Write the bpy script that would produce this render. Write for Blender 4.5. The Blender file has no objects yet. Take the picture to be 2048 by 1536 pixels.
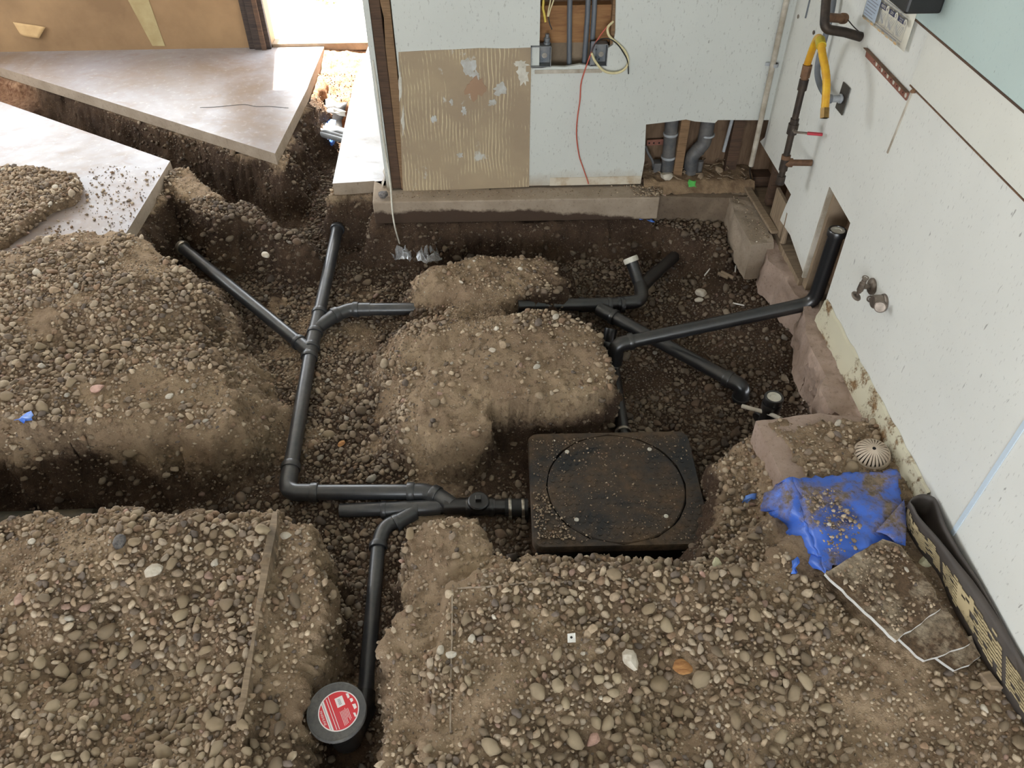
import bpy, math, random
import numpy as np
from mathutils import Vector, Matrix

rng = np.random.default_rng(7)
random.seed(7)
SC = bpy.context.scene
COL = SC.collection

# ------------------------------------------------------------------ camera, sky, sun, lights, exposure
FPX, CAMZ = 1540.0, 2.0
def _cam_rows(p, r, y):
    cp, sp, cr, sr, cy, sy = math.cos(p), math.sin(p), math.cos(r), math.sin(r), math.cos(y), math.sin(y)
    yaw = np.array([[cy, -sy, 0], [sy, cy, 0], [0, 0, 1]])
    base = np.array([[1, 0, 0], [0, -sp, -cp], [0, cp, -sp]])
    roll = np.array([[cr, -sr, 0], [sr, cr, 0], [0, 0, 1]])
    return roll @ base @ yaw
CM = _cam_rows(math.radians(43.651), math.radians(-0.454), math.radians(1.432))
cam_d = bpy.data.cameras.new('camera')
cam_d.sensor_width = 36.0
cam_d.lens = 36.0 * FPX / 2048.0
cam_d.clip_start = 0.05
cam = bpy.data.objects.new('camera', cam_d)
COL.objects.link(cam)
_m = Matrix.Identity(4)
for i in range(3):
    _m[i][0], _m[i][1], _m[i][2] = CM[0][i], -CM[1][i], -CM[2][i]
_m[2][3] = CAMZ
cam.matrix_world = _m
SC.camera = cam

wd = bpy.data.worlds.new('sky')
SC.world = wd
wd.use_nodes = True
bg = wd.node_tree.nodes['Background']
bg.inputs[0].default_value = (0.90, 0.955, 1.0, 1)
bg.inputs[1].default_value = 14.0

def add_light(name, kind, loc, rot, energy, color=(1, 1, 1), **kw):
    l = bpy.data.lights.new(name, kind)
    l.energy = energy
    l.color = color
    for k, v in kw.items():
        setattr(l, k, v)
    o = bpy.data.objects.new(name, l)
    COL.objects.link(o)
    o.location = loc
    o.rotation_euler = rot
    return o
SUN_EL, SUN_AZ = math.radians(67), math.radians(-10)
sun_dir = Vector((-math.sin(SUN_AZ) * math.cos(SUN_EL), -math.cos(SUN_EL) * math.cos(SUN_AZ), -math.sin(SUN_EL)))
sun = add_light('sun', 'SUN', (0, 9, 8), (0, 0, 0), 60.0, (1, 0.95, 0.86), angle=0.01)
sun.rotation_euler = sun_dir.to_track_quat('-Z', 'Y').to_euler()
# portals: guide the sky's daylight through the rear roll-up opening, the left window and the far door (they emit nothing themselves)
for nm, loc, rot, sx_, sy_ in (('daylight_rear_opening', (-0.85, -2.62, 0.95), (90, 0, 0), 3.0, 1.9), ('daylight_left_window', (-4.62, 3.85, 1.5), (90, 0, -90), 2.3, 1.4), ('daylight_far_window', (-3.05, 5.7, 1.14), (90, 0, 180), 2.3, 1.6), ('daylight_far_door', (-1.18, 5.7, 1.0), (90, 0, 180), 0.68, 2.0)):
    pl_o = add_light(nm, 'AREA', loc, tuple(math.radians(a) for a in rot), 1.0, shape='RECTANGLE', size=sx_, size_y=sy_)
    pl_o.data.cycles.is_portal = True
SC.view_settings.view_transform = 'Standard'
SC.view_settings.look = 'None'
SC.view_settings.gamma = 1.0
SC.view_settings.use_curve_mapping = False
SC.view_settings.exposure = -0.55

# ------------------------------------------------------------------ helpers
def at(px, py, z=None, X=None, Y=None):
    """world point seen at a pixel of the photograph on a given horizontal or vertical plane"""
    d = CM.T @ np.array([(px - 1024) / FPX, (py - 768) / FPX, 1.0])
    if z is not None: t = (z - CAMZ) / d[2]
    elif X is not None: t = X / d[0]
    else: t = Y / d[1]
    return Vector((float(t * d[0]), float(t * d[1]), float(CAMZ + t * d[2])))
def proj(p):
    q = CM @ (np.array(p, float) - np.array([0, 0, CAMZ]))
    return 1024 + FPX * q[0] / q[2], 768 + FPX * q[1] / q[2], q[2]

def lin(c):
    out = []
    for v in c[:3]:
        v = v / 255.0
        out.append(v / 12.92 if v <= 0.04045 else ((v + 0.055) / 1.055) ** 2.4)
    return tuple(out) + (1.0,)

class MB:
    def __init__(s):
        s.v, s.f = [], []
    def add(s, vs, fs):
        n = len(s.v)
        s.v += [tuple(v) for v in vs]
        s.f += [tuple(i + n for i in f) for f in fs]
        return s
    def box(s, c, size, rot=None):
        c = Vector(c)
        hx, hy, hz = size[0] / 2, size[1] / 2, size[2] / 2
        vs = [Vector((x, y, z)) for z in (-hz, hz) for x, y in ((-hx, -hy), (hx, -hy), (hx, hy), (-hx, hy))]
        if rot is not None:
            vs = [rot @ v for v in vs]
        return s.add([v + c for v in vs], [(3, 2, 1, 0), (4, 5, 6, 7), (0, 1, 5, 4), (1, 2, 6, 5), (2, 3, 7, 6), (3, 0, 4, 7)])
    def box2(s, lo, hi):
        lo, hi = Vector(lo), Vector(hi)
        return s.box((lo + hi) / 2, hi - lo)
    def prism(s, pts, off):
        """pts: 3d outline; off: extrusion vector"""
        pts = [Vector(p) for p in pts]
        off = Vector(off)
        nrm = Vector((0, 0, 0))
        for i in range(len(pts)):
            nrm += pts[i].cross(pts[(i + 1) % len(pts)])
        if nrm.dot(off) > 0:
            pts = pts[::-1]
        n = len(pts)
        return s.add(pts + [p + off for p in pts],
                     [tuple(range(n)), tuple(range(2 * n - 1, n - 1, -1))] + [(i, i + n, (i + 1) % n + n, (i + 1) % n) for i in range(n)])
    def tube(s, path, r, seg=16, caps=True):
        path = [Vector(p) for p in path]
        n = len(path)
        rs = r if isinstance(r, (list, tuple)) else [r] * n
        tan = []
        for i in range(n):
            t = path[min(i + 1, n - 1)] - path[max(i - 1, 0)]
            tan.append(t.normalized() if t.length > 1e-9 else Vector((0, 0, 1)))
        up = Vector((0, 0, 1)) if abs(tan[0].z) < 0.9 else Vector((1, 0, 0))
        u = tan[0].cross(up).normalized()
        rings = []
        for i in range(n):
            if i:
                ax = tan[i - 1].cross(tan[i])
                if ax.length > 1e-7:
                    u = Matrix.Rotation(tan[i - 1].angle(tan[i]), 3, ax.normalized()) @ u
            u = (u - tan[i] * u.dot(tan[i])).normalized()
            w = tan[i].cross(u)
            rings.append([path[i] + (u * math.cos(2 * math.pi * k / seg) + w * math.sin(2 * math.pi * k / seg)) * rs[i] for k in range(seg)])
        vs = [v for ring in rings for v in ring]
        fs = []
        for i in range(n - 1):
            for k in range(seg):
                a, b = i * seg + k, i * seg + (k + 1) % seg
                fs.append((a, b, b + seg, a + seg))
        if caps:
            fs.append(tuple(range(seg - 1, -1, -1)))
            fs.append(tuple(range((n - 1) * seg, n * seg)))
        return s.add(vs, fs)
    def lathe(s, prof, o, axis=(0, 0, 1), seg=32, close=False):
        """prof: list of (r, h); open profile unless close"""
        o, ax = Vector(o), Vector(axis).normalized()
        q = Vector((0, 0, 1)).rotation_difference(ax).to_matrix()
        vs, fs = [], []
        for r, h in prof:
            for k in range(seg):
                a = 2 * math.pi * k / seg
                vs.append(o + q @ Vector((r * math.cos(a), r * math.sin(a), h)))
        m = len(prof)
        for i in range(m if close else m - 1):
            for k in range(seg):
                a, b = i * seg + k, i * seg + (k + 1) % seg
                j = ((i + 1) % m) * seg
                fs.append((a, b, j + (k + 1) % seg, j + k))
        return s.add(vs, fs)
    def grid(s, rows):
        n = len(rows[0])
        vs = [p for r in rows for p in r]
        fs = []
        for i in range(len(rows) - 1):
            for k in range(n - 1):
                a = i * n + k
                fs.append((a, a + 1, a + n + 1, a + n))
        return s.add(vs, fs)

ORIG = {}
def obj(name, mb, mat, parent=None, smooth=None, label=None, bevel=None):
    me = bpy.data.meshes.new(name)
    off = ORIG.get(parent.name, Vector((0, 0, 0))) if parent else Vector((0, 0, 0))
    me.from_pydata([tuple(Vector(v) - off) for v in mb.v], [], mb.f)
    me.update()
    if smooth is not None:
        me.polygons.foreach_set('use_smooth', [True] * len(me.polygons))
        if smooth < 179:
            me.set_sharp_from_angle(angle=math.radians(smooth))
    o = bpy.data.objects.new(name, me)
    COL.objects.link(o)
    if mat is not None:
        me.materials.append(mat)
    if parent:
        o.parent = parent
        ORIG[o.name] = off
    if label:
        o['label'] = label
    if bevel:
        b = o.modifiers.new('bevel', 'BEVEL')
        b.width = bevel
        b.segments = 2
        b.limit_method = 'ANGLE'
    return o
def tag(o, label, cat, group=None, kind=None):
    o['label'] = label
    o['category'] = cat
    if group: o['group'] = group
    if kind: o['kind'] = kind
    return o
def thing(name, label, cat, loc=(0, 0, 0), group=None):
    o = bpy.data.objects.new(name, None)
    COL.objects.link(o)
    o.location = loc
    o.empty_display_size = 0.05
    ORIG[o.name] = Vector(loc)
    return tag(o, label, cat, group)
def struct(name, mb, mat, parent=None, **kw):
    o = obj(name, mb, mat, parent, **kw)
    if not parent:
        o['kind'] = 'structure'
    return o
def text(name, body, size, loc, rx, mat, parent, align='CENTER', ext=0.0):
    """flat lettering; rx: 3x3 matrix whose columns are the text's right, up and facing directions"""
    cu = bpy.data.curves.new(name, 'FONT')
    cu.body = body
    cu.size = size
    cu.align_x = align
    cu.align_y = 'CENTER'
    cu.resolution_u = 3
    cu.extrude = ext
    cu.materials.append(mat)
    tmp = bpy.data.objects.new('tmp', cu)
    COL.objects.link(tmp)
    me = bpy.data.meshes.new_from_object(tmp.evaluated_get(bpy.context.evaluated_depsgraph_get()))
    bpy.data.objects.remove(tmp)
    me.name = name
    o = bpy.data.objects.new(name, me)
    COL.objects.link(o)
    mw = rx.to_4x4()
    mw.translation = Vector(loc) - (ORIG.get(parent.name, Vector((0, 0, 0))) if parent else Vector((0, 0, 0)))
    o.matrix_local = mw
    if parent:
        o.parent = parent
    return o

def fillet(pts, R, n=7):
    pts = [Vector(p) for p in pts]
    out = [pts[0]]
    for i in range(1, len(pts) - 1):
        a, b, c = pts[i - 1], pts[i], pts[i + 1]
        d1, d2 = (a - b).normalized(), (c - b).normalized()
        ang = d1.angle(d2)
        t = min(R / max(math.tan(ang / 2), 1e-3), (a - b).length * 0.49, (c - b).length * 0.49)
        p1, p2 = b + d1 * t, b + d2 * t
        for k in range(n + 1):
            s = k / n
            out.append(p1 * (1 - s) ** 2 + b * 2 * s * (1 - s) + p2 * s * s)
    out.append(pts[-1])
    return out
def smooth_path(pts, n=6):
    """Catmull-Rom through the points"""
    pts = [Vector(p) for p in pts]
    q = [pts[0] * 2 - pts[1]] + pts + [pts[-1] * 2 - pts[-2]]
    out = []
    for i in range(1, len(q) - 2):
        for k in range(n):
            t = k / n
            p0, p1, p2, p3 = q[i - 1], q[i], q[i + 1], q[i + 2]
            out.append(0.5 * ((2 * p1) + (p2 - p0) * t + (2 * p0 - 5 * p1 + 4 * p2 - p3) * t * t + (3 * p1 - p0 - 3 * p2 + p3) * t ** 3))
    out.append(pts[-1])
    return out

# ------------------------------------------------------------------ numpy noise
def _hash(ix, iy, iz, seed):
    h = (ix.astype(np.int64) * 374761393 + iy.astype(np.int64) * 668265263 + iz.astype(np.int64) * 1274126177 + seed * 974634541) & 0xffffffff
    h = ((h ^ (h >> 13)) * 1274126177) & 0xffffffff
    h = (h ^ (h >> 16)) & 0xffffffff
    return h.astype(np.float64) / 4294967295.0
def vnoise(x, y, z=None, seed=0):
    if z is None: z = np.zeros_like(x)
    ix, iy, iz = np.floor(x), np.floor(y), np.floor(z)
    fx, fy, fz = x - ix, y - iy, z - iz
    fx, fy, fz = (f * f * f * (f * (f * 6 - 15) + 10) for f in (fx, fy, fz))
    r = 0
    for dz in (0, 1):
        wz = fz if dz else 1 - fz
        for dy in (0, 1):
            wy = fy if dy else 1 - fy
            for dx in (0, 1):
                wx = fx if dx else 1 - fx
                r = r + wx * wy * wz * _hash(ix + dx, iy + dy, iz + dz, seed)
    return r * 2 - 1
def fbm(x, y, z=None, seed=0, octs=3):
    r, a, f = 0, 1.0, 1.0
    for o in range(octs):
        r = r + a * vnoise(x * f, y * f, None if z is None else z * f, seed + o * 17)
        a *= 0.5
        f *= 2.03
    return r
def sstep(t):
    t = np.clip(t, 0, 1)
    return t * t * (3 - 2 * t)
def poly_sd(X, Y, poly):
    """signed distance, positive inside"""
    d2 = np.full(X.shape, 1e9)
    inside = np.zeros(X.shape, bool)
    n = len(poly)
    for i in range(n):
        ax, ay = poly[i][0], poly[i][1]
        bx, by = poly[(i + 1) % n][0], poly[(i + 1) % n][1]
        ex, ey = bx - ax, by - ay
        L = ex * ex + ey * ey + 1e-12
        t = np.clip(((X - ax) * ex + (Y - ay) * ey) / L, 0, 1)
        d2 = np.minimum(d2, (X - ax - t * ex) ** 2 + (Y - ay - t * ey) ** 2)
        c = ((ay > Y) != (by > Y)) & (X < (bx - ax) * (Y - ay) / (by - ay + 1e-12) + ax)
        inside ^= c
    d = np.sqrt(d2)
    return np.where(inside, d, -d)
def line_d(X, Y, pts):
    d2 = np.full(X.shape, 1e9)
    for i in range(len(pts) - 1):
        ax, ay, bx, by = pts[i][0], pts[i][1], pts[i + 1][0], pts[i + 1][1]
        ex, ey = bx - ax, by - ay
        t = np.clip(((X - ax) * ex + (Y - ay) * ey) / (ex * ex + ey * ey + 1e-12), 0, 1)
        d2 = np.minimum(d2, (X - ax - t * ex) ** 2 + (Y - ay - t * ey) ** 2)
    return np.sqrt(d2)

# ------------------------------------------------------------------ materials
class NT:
    def __init__(s, name):
        s.m = bpy.data.materials.new(name)
        s.m.use_nodes = True
        s.t = s.m.node_tree
        s.b = s.t.nodes['Principled BSDF']
        s.tc = s.t.nodes.new('ShaderNodeTexCoord')
        s.geo = None
    def n(s, kind, **kw):
        nd = s.t.nodes.new(kind)
        for k, v in kw.items():
            setattr(nd, k, v)
        return nd
    def l(s, a, b): s.t.links.new(a, b)
    def coord(s, scale=(1, 1, 1), space='Object'):
        mp = s.n('ShaderNodeMapping')
        mp.inputs['Scale'].default_value = scale
        s.l(s.tc.outputs[space], mp.inputs[0])
        return mp.outputs[0]
    def noise(s, scale, detail=4, rough=0.6, vec=None, dist=0.0):
        nd = s.n('ShaderNodeTexNoise')
        nd.inputs['Scale'].default_value = scale
        nd.inputs['Detail'].default_value = detail
        nd.inputs['Roughness'].default_value = rough
        nd.inputs['Distortion'].default_value = dist
        s.l(vec if vec is not None else s.coord(), nd.inputs['Vector'])
        return nd.outputs['Fac']
    def ramp(s, fac, stops):
        r = s.n('ShaderNodeValToRGB')
        e = r.color_ramp.elements
        while len(e) < len(stops): e.new(0.5)
        for k, (p, c) in enumerate(stops):
            e[k].position = p
            e[k].color = c if len(c) == 4 else tuple(c) + (1,)
        s.l(fac, r.inputs[0])
        return r.outputs[0]
    def step(s, fac, lo, hi):
        r = s.n('ShaderNodeMapRange')
        r.inputs['From Min'].default_value = lo
        r.inputs['From Max'].default_value = hi
        s.l(fac, r.inputs[0])
        return r.outputs[0]
    def mix(s, fac, a, b, mode='MIX'):
        mx = s.n('ShaderNodeMix', data_type='RGBA', blend_type=mode)
        for sock, v in ((mx.inputs[0], fac), (mx.inputs[6], a), (mx.inputs[7], b)):
            if isinstance(v, (tuple, float, int)):
                sock.default_value = v
            else:
                s.l(v, sock)
        return mx.outputs[2]
    def math(s, op, a, b=0.0):
        m = s.n('ShaderNodeMath', operation=op)
        for sock, v in ((m.inputs[0], a), (m.inputs[1], b)):
            if isinstance(v, (float, int)): sock.default_value = v
            else: s.l(v, sock)
        return m.outputs[0]
    def base(s, c):
        if isinstance(c, tuple): s.b.inputs['Base Color'].default_value = c
        else: s.l(c, s.b.inputs['Base Color'])
        return s
    def rough(s, r):
        if isinstance(r, (float, int)): s.b.inputs['Roughness'].default_value = r
        else: s.l(r, s.b.inputs['Roughness'])
        return s
    def metal(s, v): s.b.inputs['Metallic'].default_value = v; return s
    def bump(s, h, strength=0.5, dist=0.01):
        bp = s.n('ShaderNodeBump')
        bp.inputs['Strength'].default_value = strength
        bp.inputs['Distance'].default_value = dist
        s.l(h, bp.inputs['Height'])
        s.l(bp.outputs[0], s.b.inputs['Normal'])
        return s

def simple(name, c1, c2=None, scale=12, rough=0.6, bump=0.0, bdist=0.003, metal=0.0, vec=None, lo=0.35, hi=0.65, detail=5, spec=None):
    m = NT(name)
    v = m.coord(vec) if vec else None
    nz = m.noise(scale, detail, 0.6, v)
    m.base(m.mix(m.step(nz, lo, hi), lin(c1), lin(c2)) if c2 else lin(c1))
    m.rough(rough).metal(metal)
    if spec is not None:
        m.b.inputs['Specular IOR Level'].default_value = spec
    if bump:
        m.bump(m.noise(scale * 3, 6, 0.65, v), bump, bdist)
    return m.m

def mat_soil():
    m = NT('soil')
    a = m.n('ShaderNodeAttribute', attribute_name='damp_shade')
    damp_shade = a.outputs['Fac']
    n1 = m.noise(5, 5, 0.6)
    n2 = m.noise(38, 6, 0.7)
    n3 = m.noise(160, 4, 0.7)
    dry = m.mix(m.step(n1, 0.35, 0.7), lin((148, 125, 102)), lin((176, 153, 125)))
    dry = m.mix(m.step(n2, 0.5, 0.75), dry, lin((98, 79, 60)))
    wet_shade = m.mix(m.step(n1, 0.35, 0.65), lin((70, 54, 43)), lin((90, 71, 55)))
    wet_shade = m.mix(m.step(n2, 0.5, 0.8), wet_shade, lin((52, 40, 32)))
    d2 = m.math('ADD', damp_shade, m.math('MULTIPLY', m.math('SUBTRACT', n2, 0.5), 0.7))
    c = m.mix(m.step(d2, 0.25, 0.75), dry, wet_shade)
    c = m.mix(m.step(n3, 0.62, 0.74), c, lin((205, 190, 165)))
    rust = m.n('ShaderNodeAttribute', attribute_name='rust')
    c = m.mix(rust.outputs['Fac'], c, m.mix(m.step(n2, 0.4, 0.65), lin((190, 148, 116)), lin((128, 86, 62))))
    m.base(c).rough(0.95)
    m.b.inputs['Specular IOR Level'].default_value = 0.25
    h = m.math('ADD', m.math('MULTIPLY', n2, 1.0), m.math('MULTIPLY', n3, 0.45))
    m.bump(h, 0.9, 0.014)
    return m.m
def mat_stone_attr():
    m = NT('gravel_stone')
    a = m.n('ShaderNodeAttribute', attribute_name='col')
    nz = m.noise(90, 5, 0.7)
    m.base(m.mix(m.step(nz, 0.45, 0.8), a.outputs['Color'], m.mix(0.5, a.outputs['Color'], lin((96, 80, 64))))).rough(0.85)
    m.bump(nz, 0.5, 0.004)
    return m.m
def mat_stone_obj():
    m = NT('loose_stone')
    oi = m.n('ShaderNodeObjectInfo')
    c = m.ramp(oi.outputs['Random'], [(0, lin((122, 106, 88))), (0.25, lin((168, 147, 118))), (0.5, lin((146, 127, 102))), (0.75, lin((186, 167, 138))), (1, lin((134, 112, 88)))])
    nz = m.noise(55, 5, 0.7)
    m.base(m.mix(m.step(nz, 0.45, 0.75), c, m.mix(0.55, c, lin((92, 76, 60))))).rough(0.85)
    m.bump(nz, 0.6, 0.004)
    return m.m
def mat_slab(name='polished_slab', c1=(130, 113, 100), c2=(152, 147, 150)):
    m = NT(name)
    big = m.noise(1.1, 5, 0.62, None, 0.6)
    fine = m.noise(26, 6, 0.7)
    mid = m.noise(4.5, 7, 0.68, m.coord((1, 1.5, 1)), 0.7)
    c = m.mix(m.step(big, 0.4, 0.62), lin(c1), lin(c2))
    c = m.mix(m.math('MULTIPLY', m.step(mid, 0.52, 0.72), 0.6), c, lin((138, 112, 92)))
    c = m.mix(m.math('MULTIPLY', m.step(fine, 0.55, 0.8), 0.5), c, lin((205, 198, 192)))
    m.base(c)
    m.rough(m.math('ADD', 0.16, m.math('MULTIPLY', mid, 0.45)))
    m.b.inputs['Specular IOR Level'].default_value = 0.42
    m.bump(m.noise(12, 6, 0.6), 0.12, 0.004)
    return m.m
def mat_concrete(name, c1, c2, c3):
    m = NT(name)
    n1 = m.noise(7, 6, 0.65)
    n2 = m.noise(70, 6, 0.7)
    c = m.mix(m.step(n1, 0.35, 0.65), lin(c1), lin(c2))
    c = m.mix(m.step(n2, 0.55, 0.75), c, lin(c3))
    m.base(c).rough(0.9)
    m.bump(m.math('ADD', n1, m.math('MULTIPLY', n2, 0.5)), 0.5, 0.008)
    return m.m
def mat_wall(name, c, fleck, streak, grime=0.0):
    m = NT(name)
    fl = m.noise(150, 2, 0.5, m.coord(streak))
    fl2 = m.noise(62, 2, 0.5, m.coord(streak))
    base = m.mix(m.step(m.noise(2.2, 4), 0.35, 0.7), lin(c), lin(tuple(v * 0.965 for v in c)))
    base = m.mix(m.math('MULTIPLY', m.step(fl, 0.64, 0.71), 0.36), base, lin(fleck))
    base = m.mix(m.math('MULTIPLY', m.step(fl2, 0.735, 0.775), 0.55), base, lin((90, 84, 78)))
    if grime:
        sp = m.n('ShaderNodeSeparateXYZ')
        m.l(m.tc.outputs['Object'], sp.inputs[0])
        g = m.math('ADD', sp.outputs['Z'], m.math('MULTIPLY', m.noise(9, 5, 0.7), 0.12))
        k = m.math('SUBTRACT', 1.0, m.step(g, 0.06, 0.15))
        base = m.mix(m.math('MULTIPLY', k, grime), base, lin((160, 138, 108)))
    m.base(base).rough(0.55)
    m.bump(m.noise(120, 3), 0.08, 0.002)
    return m.m
def mat_adhesive():
    m = NT('adhesive_patch')
    w = m.n('ShaderNodeTexWave', wave_type='BANDS', bands_direction='X')
    w.inputs['Scale'].default_value = 19
    w.inputs['Distortion'].default_value = 9
    w.inputs['Detail'].default_value = 2
    w.inputs['Detail Scale'].default_value = 0.35
    m.l(m.coord((1, 1, 0.6)), w.inputs['Vector'])
    patch = m.math('MULTIPLY', m.step(m.noise(5.5, 4, 0.6), 0.44, 0.56), m.step(m.noise(17, 4, 0.6, m.coord((1, 1, 0.35))), 0.34, 0.5))
    line = m.math('MULTIPLY', m.step(w.outputs['Fac'], 0.72, 0.95), patch)
    c = m.mix(m.step(m.noise(3, 4), 0.4, 0.65), lin((158, 139, 115)), lin((171, 152, 124)))
    c = m.mix(m.math('MULTIPLY', line, 0.75), c, lin((222, 205, 168)))
    bare = m.step(m.noise(5.0, 6, 0.65, m.coord((1.3, 1, 1))), 0.615, 0.66)
    c = m.mix(m.math('MULTIPLY', bare, 0.8), c, lin((204, 205, 200)))
    m.base(c).rough(0.75)
    m.bump(m.math('ADD', line, m.math('MULTIPLY', m.noise(40, 4), 0.3)), 0.5, 0.006)
    return m.m
def mat_pipe(name, dark, dust, amt, rough=0.32):
    m = NT(name)
    nz = m.noise(9, 6, 0.7)
    n2 = m.noise(60, 4, 0.7)
    geo = m.n('ShaderNodeNewGeometry')
    sp = m.n('ShaderNodeSeparateXYZ')
    m.l(geo.outputs['Normal'], sp.inputs[0])
    # dust settles on upward faces only, patchily
    k = m.math('MULTIPLY', m.step(sp.outputs['Z'], -0.2, 1.0), m.step(m.math('ADD', nz, m.math('MULTIPLY', n2, 0.4)), 0.55, 0.95))
    m.base(m.mix(m.math('MULTIPLY', k, amt), lin(dark), lin(dust)))
    m.rough(m.math('ADD', rough, m.math('MULTIPLY', nz, 0.16)))
    m.b.inputs['Specular IOR Level'].default_value = 0.95
    return m.m
def mat_wood(name, c1, c2, axis_scale=(1, 1, 14), rough=0.8):
    m = NT(name)
    v = m.coord(axis_scale)
    n1 = m.noise(9, 5, 0.6, v, 0.4)
    c = m.mix(m.step(n1, 0.35, 0.65), lin(c1), lin(c2))
    c = m.mix(m.step(m.noise(6, 4), 0.6, 0.75), c, lin(tuple(v * 0.6 for v in c1)))
    m.base(c).rough(rough)
    m.bump(n1, 0.35, 0.004)
    return m.m
def mat_dirty(name, clean, dirt, lo, hi, scale=6, rough=0.5, bump=0.2):
    m = NT(name)
    n1 = m.noise(scale, 7, 0.68, None, 0.3)
    n2 = m.noise(scale * 9, 4, 0.7)
    f = m.step(m.math('ADD', n1, m.math('MULTIPLY', m.math('SUBTRACT', n2, 0.5), 0.25)), lo, hi)
    m.base(m.mix(f, lin(clean), m.mix(m.step(n2, 0.4, 0.65), lin(dirt), lin(tuple(v * 0.68 for v in dirt)))))
    m.rough(m.math('ADD', rough, m.math('MULTIPLY', f, 0.9 - rough)))
    m.bump(m.math('MULTIPLY', f, m.math('ADD', n2, 0.4)), bump, 0.006)
    return m.m
def mat_clear():
    m = NT('clear_plastic')
    m.base((0.9, 0.92, 0.95, 1)).rough(0.12)
    m.b.inputs['Transmission Weight'].default_value = 0.75
    m.b.inputs['IOR'].default_value = 1.25
    return m.m

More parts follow.
